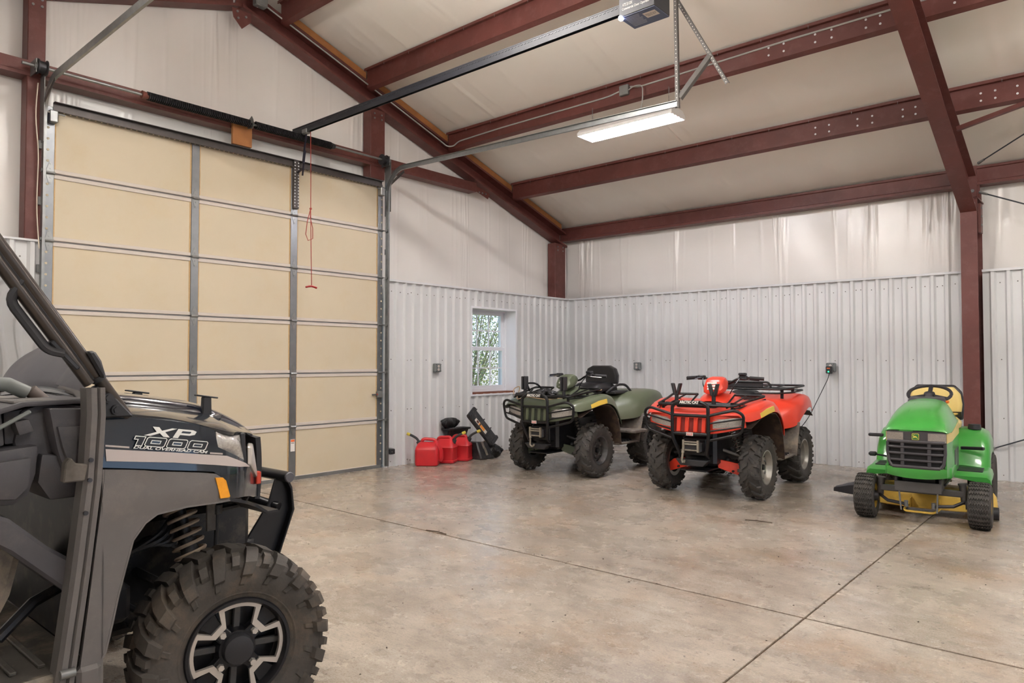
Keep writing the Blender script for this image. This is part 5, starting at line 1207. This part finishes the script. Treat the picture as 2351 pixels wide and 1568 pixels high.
# ---- hood and centre cover
HS = [(-.43, [(0,1.238),(.25,1.235),(.45,1.224),(.60,1.207),(.664,1.192)]), (-.2, [(0,1.210),(.25,1.206),(.45,1.193),(.58,1.178),(.656,1.160)]), (0, [(0,1.175),(.25,1.170),(.43,1.158),(.58,1.130),(.663,1.101)]), (.06, [(0,1.162),(.25,1.157),(.42,1.143),(.55,1.112),(.628,1.092)]),
      (.13, [(0,1.140),(.24,1.135),(.37,1.118),(.48,1.098),(.555,1.080)]), (.20, [(0,1.112),(.22,1.108),(.33,1.094),(.40,1.080),(.465,1.066)]), (.27, [(0,1.085),(.2,1.08),(.29,1.074),(.33,1.064),(.36,1.05)])]
skin(HS, 5).build('hood', NAVY, U, smooth=50, solid=-.012)
CS = [(-.42, [(0,1.256),(.25,1.253),(.38,1.246),(.405,1.236),(.41,1.222)]), (-.25, [(0,1.246),(.25,1.243),(.385,1.234),(.415,1.222),(.42,1.20)]), (0, [(0,1.208),(.25,1.203),(.37,1.192),(.40,1.180),(.41,1.155)]), (.12, [(0,1.172),(.23,1.168),(.33,1.156),(.36,1.144),(.365,1.12)]), (.22, [(0,1.126),(.2,1.122),(.28,1.114),(.305,1.104),(.31,1.09)]), (.285, [(0,1.085),(.18,1.082),(.25,1.077),(.27,1.072),(.275,1.06)])]
cv = skin(CS, 5).build('hood_cover', NAVYD, U, smooth=50, solid=-.012)
for x, y, z, h, q in ((.16, -.11, 1.222, .035, .04), (.405, .055, 1.165, .075, .03)):
    f = B().loft([[(x-.012, y-.022+k*.004, z-.012+k*h), (x+.012, y-.022+k*.004, z-.012+k*h), (x+.012, y+.016-k*.002, z-.012+k*h), (x-.012, y+.016-k*.002, z-.012+k*h)] for k in (0, .5, 1)]).build('hood_clip', BLACKPL, U, bevel=.003)
    B().obox((x, y-.045, z+h-.004), (x, y+.04, z+h-.018), .03, .006).build('clip_top', BLACKPL, f, bevel=.002)
    B().rbox(x-.03, x+.03, y-.05, y+.05, z-.03, z-.008, .006).build('clip_base', NAVYD, f)
for s in (1, -1):
    A_, B_, C_, D_ = V(s*.674, -.035, 1.057), V(s*.667, -.037, 1.113), V(s*.606, .086, 1.088), V(s*.618, .099, .991)
    def hlf(u, v): p = lerp(lerp(A_, D_, u), lerp(B_, C_, u), v); return p+V(s*.012, .012, 0)*math.sin(PI*u)*math.sin(PI*v)*1.5
    hl = B().grid(hlf, 10, 8).build('headlight', LENS, U, smooth=70, solid=.012)
    B().obox(D_+V(-s*.02, .006, -.012), C_+V(-s*.012, .012, .006), .03, .022, (0,1,0)).build('lamp_trim', BLACKPL, hl, bevel=.004)
    B().loft([[(s*.575, .135, .965), (s*.555, .145, 1.035), (s*.44, .21, 1.035), (s*.44, .225, .90), (s*.51, .20, .90)], [(s*.585, .150, .965), (s*.565, .165, 1.03), (s*.44, .235, 1.03), (s*.44, .25, .90), (s*.52, .215, .90)]]).build('nose_insert', mat('silver_nose', '#b8b2ac', .3, .4), U, bevel=.004)
    B().box(min(s*.50, s*.525), max(s*.50, s*.525), .205, .225, .875, .925).build('nose_badge', mat('badge_red', '#c8412c', .5), U, bevel=.003)
B().grid(lambda u, v: (lerp(-.45, .45, u), .262+.05*(1-(2*u-1)**2)+.03*(1-v)*v, lerp(.80, 1.055, v)), 20, 8).build('front_fascia', BLACKPL, U, smooth=60, solid=.02)
for k in range(5): B().box(-.3, .3, .318, .33, .83+k*.035, .845+k*.035).build('grille_bar', BLACKM, U, bevel=.003)
# ---- bumper bar with bracket plates
bb_ = B().cyl((-.36, .455, .855), (.36, .455, .855), .024, None, 18).build('bumper_bar', BLACKM, U, bevel=.004)
B().cyl((.36, .455, .855), (.366, .455, .855), .0235, .02, 18).build('bar_end_cap', mat('grey_cap', '#55545a', .5), bb_)
for s in (-1, 1):
    pl = [(.435,.85), (.475,.85), (.50,.80), (.512,.70), (.44,.51), (.39,.50), (.31,.56), (.30,.60), (.40,.74)]
    br = B().loft([[(s*.27+k, y, z) for y, z in pl] for k in (0, .012)]).build('bumper_bracket', BLACKM, U, bevel=.003)
    B().loft([[(s*.27+k, y, z) for y, z in ((.475,.85), (.50,.80), (.512,.70), (.44,.51), (.43,.515), (.50,.70), (.49,.79), (.465,.84))] for k in (-.03, .045)]).build('bracket_flange', BLACKM, br, bevel=.003)
B().cyl((.0, .29, .80), (.30, .44, .72), .02).build('bumper_brace', BLACKM, U)
B().box(-.3, .3, .28, .33, .50, .60).build('front_crossmember', BLK, U, bevel=.008)
# ---- pillars, windshield, cage
def pillar(s):
    a = V(s*.645, -.335, 1.185); m = V(s*.68, -.435, 1.315); c = V(s*.725, -.93, 2.02); n_ = V(0, -.56, -.39).normalized()*0+V(0, -.82, -.57).normalized()*.72
    p = B().tube([a, m, lerp(m, c, .5), c], .0195, 12).build('front_pillar', CAGE, U)
    B().tube([m+n_*.042+(c-m)*.0, lerp(m, c, .5)+n_*.042, c+n_*.042], .0185, 12).build('pillar_trim', CAGE, p)
    B().tube([m+n_*.021, c+n_*.021], .015, 8).build('pillar_groove', BLACKPL, p)  # black tube for the dark groove between the two pillar tubes
    B().cyl(m-(c-m).normalized()*.008, m+(c-m).normalized()*.008, .023, None, 14).build('pillar_clamp', BLACKPL, p)
    pl = [(-.452,1.285), (-.425,1.300), (-.325,1.186), (-.45,1.186)]
    ft = B().loft([[(s*k, y, z) for y, z in pl] for k in (.655, .685)]).build('pillar_foot', BLACKPL, p, bevel=.005)
    for y, z in ((-.408,1.250), (-.383,1.211)):
        B().cyl((s*.685, y, z), (s*.697, y, z), .017, .016, 18).cyl((s*.697, y, z), (s*.702, y, z), .011, None, 6).build('bolt', BLACKPL, ft)
    return p
for s in (1, -1): pillar(s)
B().tube(fillet([(-.725, -.93, 2.02), (-.725, -1.7, 2.05), (-.68, -1.95, 1.2)], .1, 4), .022, 10).build('roll_cage', CAGE, U); B().tube(fillet([(.725, -.93, 2.02), (.725, -1.7, 2.05), (.68, -1.95, 1.2)], .1, 4), .022, 10).build('roll_cage', CAGE, U)
B().cyl((-.725, -.93, 2.02), (.725, -.93, 2.02), .02).build('cage_crossbar', CAGE, U); B().cyl((-.725, -1.7, 2.05), (.725, -1.7, 2.05), .02).build('cage_crossbar', CAGE, U)
GLP = GLASS
B().grid(lambda u, v: (lerp(-.64, .64, u)*lerp(1, 1.06, v), lerp(-.43, -.90, v)+.03*math.sin(PI*u), lerp(1.24, 1.98, v)), 12, 4).build('windshield', GLP, U, smooth=80)
# grab handle on the pillar, side lamp
B().tube(fillet([(.70, -.645, 1.61), (.70, -.685, 1.55), (.70, -.585, 1.405), (.70, -.54, 1.395)], .03, 4), .0125, 8, flat=1.5).build('grab_handle', BLACKPL, U)
B().obox((.70, -.50, 1.345), (.70, -.575, 1.43), .02, .014, (0, -.8, -.5)).build('handle_plate', BLACKPL, U, bevel=.003)
ml = B().loft([[V(.655+k, -.458, 1.355)+d for d in (V(0,-.022,.044), V(0,.002,.048), V(0,.022,.015), V(0,.036,-.034), V(0,.026,-.044))] for k in (0, .06)]).build('side_mirror', BLACKPL, U, bevel=.008)
# ---- door jamb: ribbed grey strip, latch, hinge
JY_ = [(1.285, -.452), (1.20, -.449), (.99, -.458), (.72, -.486), (.44, -.520), (.36, -.53)]
B().loft([[(.66, y-.028, z), (.715, y-.028, z), (.728, y-.018, z), (.728, y-.002, z), (.718, y+.002, z), (.728, y+.008, z), (.728, y+.022, z), (.70, y+.030, z), (.66, y+.030, z)] for z, y in JY_]).build('door_jamb', FEND, U, smooth=25)
B().loft([[(-.66, y-.028, z), (-.728, y-.018, z), (-.728, y+.022, z), (-.66, y+.030, z)] for z, y in JY_]).build('door_jamb', FEND, U, smooth=25)
B().prism([(-.545, 1.00), (-.485, 1.00), (-.478, 1.05), (-.51, 1.055), (-.525, 1.075), (-.54, 1.06)], 'x', .70, .735).build('door_latch', MUD, U, bevel=.004)
for z in (1.062, 1.0, .90): B().cyl((.728, interp([(a, b_) for a, b_ in JY_[::-1]], z)-.014, z), (.736, interp([(a, b_) for a, b_ in JY_[::-1]], z)-.014, z), .007, None, 8).build('jamb_bolt', DARKST, U)
for s in (1, -1): B().loft([[(s*FX(-.43, z), y_+.033, z), (s*FX(-.43, z), -.424, z), (s*(FX(-.43, z)-.014), -.424, z), (s*(FX(-.43, z)-.014), y_+.033, z)] for z, y_ in [(z, interp(JY_[::-1], z)) for z in (.36, .455, .6, .8, .95, 1.026)]]).build('fender_rear', FEND, U, smooth=30)
B().loft([[(.70, -.43, z), (.742, -.43, z), (.742, -.50, z), (.70, -.50, z)] for z in (.31, .43)]).build('sill_cap', FEND, U, bevel=.012)
B().cyl((.735, -.545, .425), (.735, -.505, .425), .014).build('hinge_pin', GALVD, U)
# ---- dash, firewall, floor, bench
ds = B().loft([[(x, y, z) for y, z in ((-.40,1.215), (-.56,1.235), (-.615,1.215), (-.63,1.12), (-.60,1.0), (-.50,.96), (-.42,.98))] for x in (-.62, .42, .50, .56)]).build('dashboard', DASH, U, bevel=.02, seg=2)
def pod(pts, x0, x1, nm='dash_pod', bv=.012): B().loft([[(x, y, z) for y, z in pts] for x in (x0, x1)]).build(nm, DASH, ds, bevel=bv, seg=2)
pod([(-.755,1.205), (-.665,1.215), (-.655,1.11), (-.74,1.10)], .20, .57, bv=.008)
pod([(-.655,1.212), (-.565,1.222), (-.56,1.12), (-.65,1.11)], .20, .545, bv=.008)
pod([(-.64,1.185), (-.60,1.19), (-.585,1.15), (-.625,1.14)], .40, .60, bv=.006)
pod([(-.555,1.222), (-.44,1.216), (-.435,1.0), (-.50,.99), (-.53,1.09)], .20, .625, bv=.01)
pod([(-.535,1.165), (-.455,1.16), (-.45,1.01), (-.485,1.0), (-.52,1.10)], .40, .640, bv=.006)
pod([(-.745,1.095), (-.575,1.11), (-.58,1.02), (-.60,.955), (-.64,.93), (-.69,.935), (-.73,.98)], .15, .61, bv=.015)
pod([(-.72,1.065), (-.60,1.075), (-.605,.985), (-.64,.95), (-.68,.955), (-.71,1.0)], .40, .635, 'glove_lid', bv=.008)
pod([(-.565,1.08), (-.47,1.06), (-.455,.93), (-.54,.93), (-.575,.99)], .20, .60, bv=.012)
B().obox((.585, -.755, 1.12), (.61, -.60, 1.215), .02, .012).build('dash_rail', mat('grey_bar_plastic', '#7d8280', .45), ds, bevel=.003)
pod([(-.76,1.20), (-.62,1.243), (-.44,1.248), (-.44,1.232), (-.61,1.228), (-.75,1.185)], .10, .60, 'dash_shelf', .006)
B().box(.15, .58, -.64, -.42, 1.236, 1.246).build('dash_top_strip', FEND, ds, bevel=.004)
for z in (1.10, 1.055): B().ball((.555, -.70, z), .015, .012, .014).build('dash_switch', GALVD, ds)
gb = B().tube([(.36, -.70, 1.30), (.36, -.60, 1.292), (.36, -.545, 1.262)], .024, 12).build('grab_bar', mat('grey_bar_plastic', '#7d8280', .45), ds); B().cyl((.36, -.535, 1.27), (.36, -.44, 1.18), .022).build('grab_bar_leg', mat('brown_bar', '#6d625c', .5), gb)
B().box(-.62, .66, -.45, -.42, .42, 1.0).build('firewall', BLK, U, bevel=.006)
B().loft([[(.30, y, z0), (.66, y, z0), (.66, y, z1), (.30, y, z1)] for y, z0, z1 in ((-.46, .60, .72), (-.56, .70, .80), (-.66, .80, .90), (-.74, .86, .94))]).build('kick_brace', DASH, U, bevel=.01)
B().tube([(.52, -.62, .80), (.55, -.66, .66), (.56, -.74, .50), (.56, -.80, .44)], .035, 8, flat=.6).build('seat_strut', MUD, U)
B().tube([(.48, -.47, .62), (.52, -.56, .60), (.55, -.66, .52)], .018, 8).build('floor_hose', BLK, U)
B().box(-.66, .70, -1.95, -.44, .36, .42).build('floor_pan', FLOORM, U, bevel=.01)
for k in range(7): B().box(.05, .62, -1.02+k*.075, -1.0+k*.075, .42, .432).build('floor_rib', FLOORM, U, bevel=.003)
B().box(.66, .715, -1.95, -.55, .27, .375).build('side_sill', FEND, U, bevel=.015)
bs = B().box(-.62, .60, -1.75, -1.15, .42, .70).build('seat_base', BLK, U, bevel=.02); B().rbox(-.62, .62, -1.75, -1.1, .70, .84, .05).build('seat_cushion', SEATB, U); B().rbox(-.62, .62, -1.9, -1.76, .80, 1.35, .05).build('seat_back', SEATB, U)
swm = Matrix.Translation((-.34, -.74, 1.17)) @ Matrix.Rotation(math.radians(-55), 4, 'X')
sw = B().tube([(.175*math.cos(2*PI*k/28), .175*math.sin(2*PI*k/28), 0) for k in range(28)], .015, 8, closed=True).xf(swm).build('steering_wheel', BLACKPL, U)
for a in (90, 210, 330): B().obox((0,0,-.02), (.17*math.cos(math.radians(a)), .17*math.sin(math.radians(a)), 0), .03, .012).xf(swm).build('wheel_spoke', BLACKPL, sw)
B().cyl((-.34, -.74, 1.16), (-.34, -.56, 1.05), .03).build('steering_column', BLACKPL, U)
# cargo bed behind (mostly out of frame)
bd = B().box(-.72, .72, -3.0, -2.0, .80, .84).box(-.74, -.70, -3.0, -2.0, .80, 1.10).box(.70, .74, -3.0, -2.0, .80, 1.10).box(-.72, .72, -3.02, -2.98, .80, 1.10).box(-.72, .72, -2.02, -1.98, .80, 1.10).build('cargo_bed', BLK, U, bevel=.01)
B().box(-.35, .35, -2.6, -.3, .30, .40).build('chassis', BLK, U, bevel=.02)
# ---- front suspension and wheel-well clutter
B().rbox(-.32, .32, -.38, .30, .34, .78, .03).build('front_frame', BLK, U)
B().grid(lambda u, v: (lerp(.30, .695, u), lerp(-.40, .20, v), .80+.085*math.sin(PI*min(1, v*1.1))**.6 if True else 0), 6, 14).build('wheel_liner', BLK, U, smooth=60, solid=.01)
for s in (-1, 1):
    tp, bt = V(s*.43, -.075, .86), V(s*.535, -.02, .50)
    sh = B().cyl(tp, bt, .022).cyl(lerp(tp, bt, .45), lerp(tp, bt, .86), .032).cyl(lerp(tp, bt, .72), lerp(tp, bt, .80), .05, .045, 16).build('shock', BLK, U)
    coil(B(), lerp(tp, bt, .08), lerp(tp, bt, .80), .054, .007, 8, 12).build('spring', SPR, sh)
    B().tube([(s*.30, -.20, .40), (s*.42, -.12, .36), (s*.58, -.02, .27)], .018, 8).tube([(s*.30, .18, .40), (s*.42, .10, .36), (s*.58, .02, .27)], .018, 8).build('lower_arm', BLK, U)
    B().tube([(s*.30, -.18, .58), (s*.42, -.10, .52), (s*.56, -.02, .44)], .018, 8).tube([(s*.30, .16, .58), (s*.42, .10, .52), (s*.56, .02, .44)], .018, 8).build('upper_arm', BLK, U)
    B().cyl((s*.28, 0, .42), (s*.56, 0, .36), .016).build('drive_shaft', DARKST, U)
    bt_ = B()
    for k in range(7): bt_.ball((s*(.36+k*.012), -.02, .415-k*.002), .012, .05-.003*k, .05-.003*k, 14, 6)
    stuff(bt_.build('shaft_boot', BLK, U))
    B().rbox(min(s*.52, s*.60), max(s*.52, s*.60), -.06, .06, .24, .47, .02).build('knuckle', BLK, U)
    B().tube([(s*.30, -.26, .50), (s*.44, -.22, .47), (s*.57, -.14, .40)], .012, 7).build('tie_rod', DARKST, U)
B().box(.50, .512, .01, .045, .72, .87).build('strut_plate', MUD, U, bevel=.002)
B().tube(fillet([(.47, .055, .80), (.50, .06, .795), (.50, .16, .80), (.46, .21, .84), (.40, .22, .86)], .03), .011, 7).build('sway_bar', BLK, U); B().cyl((.50, .055, .78), (.50, .055, .815), .02, None, 10).cyl((.50, .055, .78), (.50, .05, .64), .008).build('bar_link', BLK, U)
B().rbox(.33, .47, -.36, -.24, .44, .58, .02).build('gear_housing', BLK, U); B().tube([(.40, -.39, .50), (.46, -.37, .49)], .04, 14).build('steering_rack_boot', GALVD, U)
for k in range(5): B().tube(fillet([(.34, -.38+.02*k, .70-.03*k), (.46, -.30+.03*k, .66+.02*k), (.50, -.16+.02*k, .74-.02*k), (.38, -.05, .80)], .05), .008+.002*(k % 2), 6).build('hose', BLK, U)
# dry grass caught at the tyre
for k, lab in enumerate(('longest dry straw on the floor beside the big knobbly tyre', 'dry straw nearest the big knobbly tyre', 'short dry straw on the floor at the door sill of the utility vehicle')):
    tag(B().tube([(0,0,0), (.01*k, .06, .006), (.0, .16-.03*k, .0)], .0018, 4).build('straw', mat('dry_straw', '#c9a46a', .8)), lab, 'straw', 'straws by the big tyre').location = (4.9+.02*k, -9.06+.01*k, .004)
# ================================================================== things by the end wall
CANR = mat('red_can_plastic', '#c4242a', .35, var=(6, .12), bump=(200, .04)); SPOUT = mat('black_spout', '#2b2a2c', .5); YCAP = mat('yellow_cap', '#d6c14a', .4)
def can(loc, rz, lab, kind):
    t = thing('fuel_can', lab, 'fuel can', loc, rz, 'red fuel cans')
    # x: width, y: depth; handle along y on top
    def rr(hx, hy, z, r=.045, cx=0, cy=0): return [V(p.x+cx, p.y+cy, z) for p in ringfillet([(-hx, -hy, 0), (hx, -hy, 0), (hx, hy, 0), (-hx, hy, 0)], r, 4)]
    if kind == 0:
        rings = [rr(.115, .135, .0), rr(.128, .148, .012), rr(.132, .152, .05), rr(.132, .152, .205), rr(.126, .145, .235), rr(.08, .125, .285), rr(.05, .105, .302), rr(.04, .09, .306)]
    else:
        rings = [rr(.105, .125, .0), rr(.120, .140, .012), rr(.122, .142, .035), rr(.116, .136, .042), rr(.116, .136, .205), rr(.121, .141, .212), rr(.117, .137, .222), rr(.10, .125, .25), rr(.065, .11, .285), rr(.045, .10, .31), rr(.035, .09, .322)]
    b = B().loft(rings); b.build('can_body', CANR, t, smooth=40)
    # handle arch on top
    B().tube(fillet([(0, -.125, .245), (0, -.105, .335), (0, .06, .345), (0, .085, .29)], .05, 5), .022, 10).build('handle', CANR, t)
    if kind == 0:
        B().tube(fillet([(.0, -.155, .06), (.0, -.175, .09), (.0, -.172, .20), (.0, -.12, .27)], .05, 5), .026, 8, flat=1.6).build('rear_grip', CANR, t)
    B().cyl((0, .105, .27), (0, .125, .315), .033, .03, 14).build('spout_collar', SPOUT, t)
    B().tube(fillet([(0, .118, .305), (0, .14, .345), (0, .18, .372), (0, .24, .40)], .05, 5), .0165, 9).build('spout', SPOUT, t)
    B().cyl((0, .235, .397), (0, .275, .414), .021, .019, 12).build('spout_cap', YCAP, t)
    return t
can((.28, -3.50, 0), math.radians(128), 'red fuel can with black spout to the left, nearest the door', 0)
can((.285, -3.175, 0), math.radians(-62), 'middle red fuel can of the row by the end wall', 1)
can((.285, -2.885, 0), math.radians(-62), 'red fuel can farthest from the door, touching the black trays', 1)
# black plastic trays and bag stacked behind the cans
TR = mat('worn_black_plastic', '#2d2d30', .4, var=(14, .4), bump=(70, .3), dirt=('#66625d', 12, .5))
t = thing('leaning_tray', 'black plastic equipment tray with yellow warning label leaning on the wall', 'tray', (.26, -2.53, .0))
def tilt(p): return p
L0, L1 = V(.16, .12, .22), V(.0, -.16, .63)
def trayp(u, v, w): # u along length, v across, w thickness
    d = (L1-L0).normalized(); n_ = V(.93, .05, .36).normalized(); c = d.cross(n_).normalized(); return lerp(L0, L1, u)+c*v+n_*w
B().loft([[trayp(u, v, w) for v, w in ((-.10, 0), (-.10, .05), (-.085, .06), (.085, .06), (.10, .05), (.10, 0))] for u in (-.02, .0, .5, 1, 1.02)]).build('tray_shell', TR, t, bevel=.01)
for u in (.02, .3, .6, .95):
    B().loft([[trayp(u+du, v, w) for v, w in ((-.075, .055), (-.075, .075), (.105, .075), (.105, .0))] for du in (0, .03)]).build('tray_rib', TR, t, bevel=.004)
B().cyl(trayp(.0, -.09, .03), trayp(.0, .11, .03), .035, None, 12).build('roller_end', TR, t); B().cyl(trayp(1.0, -.09, .03), trayp(1.0, .11, .03), .03, None, 12).build('roller_end', TR, t)
lb = B().loft([[trayp(u, v, w) for v, w in ((-.070, .061), (-.070, .0635), (-.015, .0635), (-.015, .061))] for u in (.30, .82)]).build('warning_label', mat('label_cream', '#d8cfc6', .6), t, smooth=0)
B().loft([[trayp(u, v, w) for v, w in ((-.066, .0635), (-.066, .065), (-.019, .065), (-.019, .0635))] for u in (.42, .66)]).build('label_panel', mat('label_orange2', '#e08a2e', .5), lb, smooth=0)
B().loft([[trayp(u, v, w) for v, w in ((-.062, .0635), (-.062, .065), (-.023, .065), (-.023, .0635))] for u in (.68, .76)]).build('label_picture', mat('label_dark', '#5a2c22', .6), lb, smooth=0)
B().loft([[(x, y, z) for x, y in ((.02, -.20), (.24, -.18), (.27, .06), (.20, .14), (.02, .10))] for z in (0, .03)] + [[(.04, -.20, .25), (.16, -.19, .25), (.18, .0, .24), (.13, .06, .22), (.03, .05, .22)]]).build('tray_foot', TR, t, bevel=.015)
for y, z in ((-.13, .19), (-.09, .10)): B().obox((.245-.2*z, y, z+.06), (.265-.2*z, y+.03, z-.04), .014, .03).build('tray_buckle', MUD, t, smooth=0)
t = thing('plastic_hopper', 'black plastic open hopper behind the red fuel cans', 'bin', (.095, -2.80, 0))
def hp(hx, hy, z, cx=0, cy=0): return [V(p.x+cx, p.y+cy, z) for p in ringfillet([(-hx, -hy, 0), (hx, -hy, 0), (hx, hy, 0), (-hx, hy, 0)], .04, 3)]
B().loft([hp(.03, .12, 0), hp(.04, .18, .30), hp(.075, .20, .40), hp(.09, .215, .41), hp(.09, .215, .43), hp(.075, .195, .43), hp(.06, .18, .40), hp(.025, .13, .12)]).build('hopper_shell', TR, t, smooth=40)
B().tube([(.085, -.21, .43), (.09, 0, .435), (.085, .2, .42)], .016, 8).build('hopper_rim', TR, t)
def bag(u, v):
    a = 2*PI*u; r = math.sin(PI*(.15+.85*v)); n_ = 1+.16*math.sin(5*a+6*v)+.12*math.sin(11*a-8*v)
    return (.0+.06*r*n_*math.cos(a), -.06+.15*r*n_*math.sin(a), .41+.15*math.sin(v*PI/2)-.015*math.sin(7*a)*v*(1-v))
tag(B().grid(bag, 44, 12).build('plastic_bag', mat('crumpled_black_bag', '#202022', .25, var=(20, .4), bump=(50, 1.0), bdist=.012), smooth=70), 'crumpled black plastic bag on top of the hopper', 'bag').location = (.10, -2.86, .02)
def bag2(u, v):
    a = 2*PI*u; r = math.sin(PI*(.05+.95*v)); n_ = 1+.2*math.sin(4*a+7*v)+.14*math.sin(9*a-11*v)
    return (.10*r*n_*math.cos(a), .09*r*n_*math.sin(a), .005+.20*v)
tag(B().grid(bag2, 44, 14).build('plastic_bag', MATS['crumpled_black_bag'], smooth=70), 'crumpled black plastic bag on the floor under the leaning tray', 'bag').location = (.50, -2.42, 0)
tag(B().box(-.04, .04, -.07, .07, 0, .19).build('timber_block', mat('grey_timber', '#8f7d66', .75, var=(18, .35), bump=(70, .4)), bevel=.004), 'short weathered timber block standing against the wall by the olive quad', 'block').location = (.075, -2.10, 0)
# paper scrap and floor crumbs
def scrap(u, v): return ((u-.5)*.12, (v-.5)*.07, .004+.018*abs(math.sin(5*u+3*v)))
tag(B().grid(scrap, 8, 5).build('paper_scrap', mat('scrap_white', '#d9d2cb', .7), smooth=30, solid=.001), 'crumpled white paper scrap on the floor under the red quad', 'paper').location = (3.62, -1.62, 0)
rnd = random.Random(31); b = B()
for k in range(560):
    x = rnd.uniform(.2, 8); y = rnd.uniform(-9.2, -.2)
    if k < 120: x = rnd.uniform(.3, 2.6); y = rnd.uniform(-4, -1.8)
    s = rnd.uniform(.0014, .0036)*(1 if rnd.random() < .9 else 1.6); a = rnd.uniform(0, 6.3); c, si = math.cos(a), math.sin(a); e = rnd.uniform(1, 2.2)
    b.add([(x+(u*c*e-v*si)*s, y+(u*si*e+v*c)*s, z*s) for u, v, z in ((-1,-1,0), (1,-.8,0), (1,1,0), (-.8,1,0), (-.6,-.5,1), (.6,-.5,.8), (.5,.6,1), (-.5,.5,.9))], [(4,5,6,7), (0,1,5,4), (1,2,6,5), (2,3,7,6), (3,0,4,7)])
cr = stuff(b.build('floor_crumbs', mat('dirt_crumbs', '#3c342e', .9), smooth=0)); cr['label'] = 'dark crumbs of dried mud scattered over the concrete'; cr['category'] = 'dirt'
for k, (x, y, a, L_) in enumerate(((2.95, -5.95, .1, .22), (4.75, -3.9, .2, .22))):
    o = tag(B().tube([(0,0,0), (L_*.5, .01, .002), (L_, -.01, 0)], .004, 5).build('twig', mat('dry_twig', '#54463a', .8)), ('thin dark twig on the floor beside the long slab joint', 'thin dark twig on the floor between red quad and mower')[k], 'twig'); o.location = (x, y, .004); o.rotation_euler.z = a
# ================================================================== outside the window: bank of shrubs
LEAF = mat('leaf_green', '#8a9f7c', .6, var=(3, .45)); LEAFY = mat('leaf_yellow_green', '#aeb582', .6, var=(3, .4)); BARK = mat('bark', '#8a8078', .85, var=(8, .3))
g_ = tag(B().grid(lambda u, v: (lerp(-.35, -16, u), lerp(-14, 10, v), -.12+.9*max(0, u-.25)+.05*math.sin(9*u+7*v)), 20, 20).build('grass_bank', mat('grass', '#66753f', .9, var=(2, .4)), smooth=60), 'grassy bank outside seen through the window', 'ground'); struct(g_); 
for k in ('label', 'category'): del g_[k]
def shrub(loc, h, w, m, lab, seed):
    rnd = random.Random(seed); t = thing('shrub', lab, 'shrub', loc, 0, 'shrubs outside the window'); b = B(); s = B()
    for i in range(9):
        a = rnd.uniform(0, 6.3); p = V(math.cos(a)*w*.6, math.sin(a)*w*.6, h*rnd.uniform(.6, 1)); s.tube([(0,0,0), p*.5+V(0,0,.1), p], .02, 5, radii=[.035, .02, .006])
    for i in range(5200):
        a = rnd.uniform(0, 6.3); z = rnd.uniform(.05, 1); r = w*math.sin(PI*min(1, .15+z*.8))**.6*rnd.uniform(.25, 1); c = V(math.cos(a)*r, math.sin(a)*r, z*h); d = V(rnd.gauss(0,1), rnd.gauss(0,1), rnd.gauss(0,.7)).normalized(); e = d.orthogonal().normalized(); q = rnd.uniform(.018, .042)
        b.add([c-d*q, c+e*q*.45, c+d*q, c-e*q*.45], [(0,1,2,3)])
    s.build('stems', BARK, t); stuff(b.build('foliage', m, t, smooth=0))
shrub((-4.2, .6, 0), 2.6, 1.3, LEAF, 'green shrub seen through the left panes of the window', 1); shrub((-4.8, 2.4, 0), 2.9, 1.4, LEAFY, 'yellow-green shrub seen through the right panes of the window', 2); shrub((-6.5, 1.6, .2), 4.2, 1.8, LEAF, 'tall dark shrub farther back outside the window', 3); shrub((-6.8, 4.6, .2), 3.8, 1.8, LEAF, 'green shrub at the far right outside the window', 4)
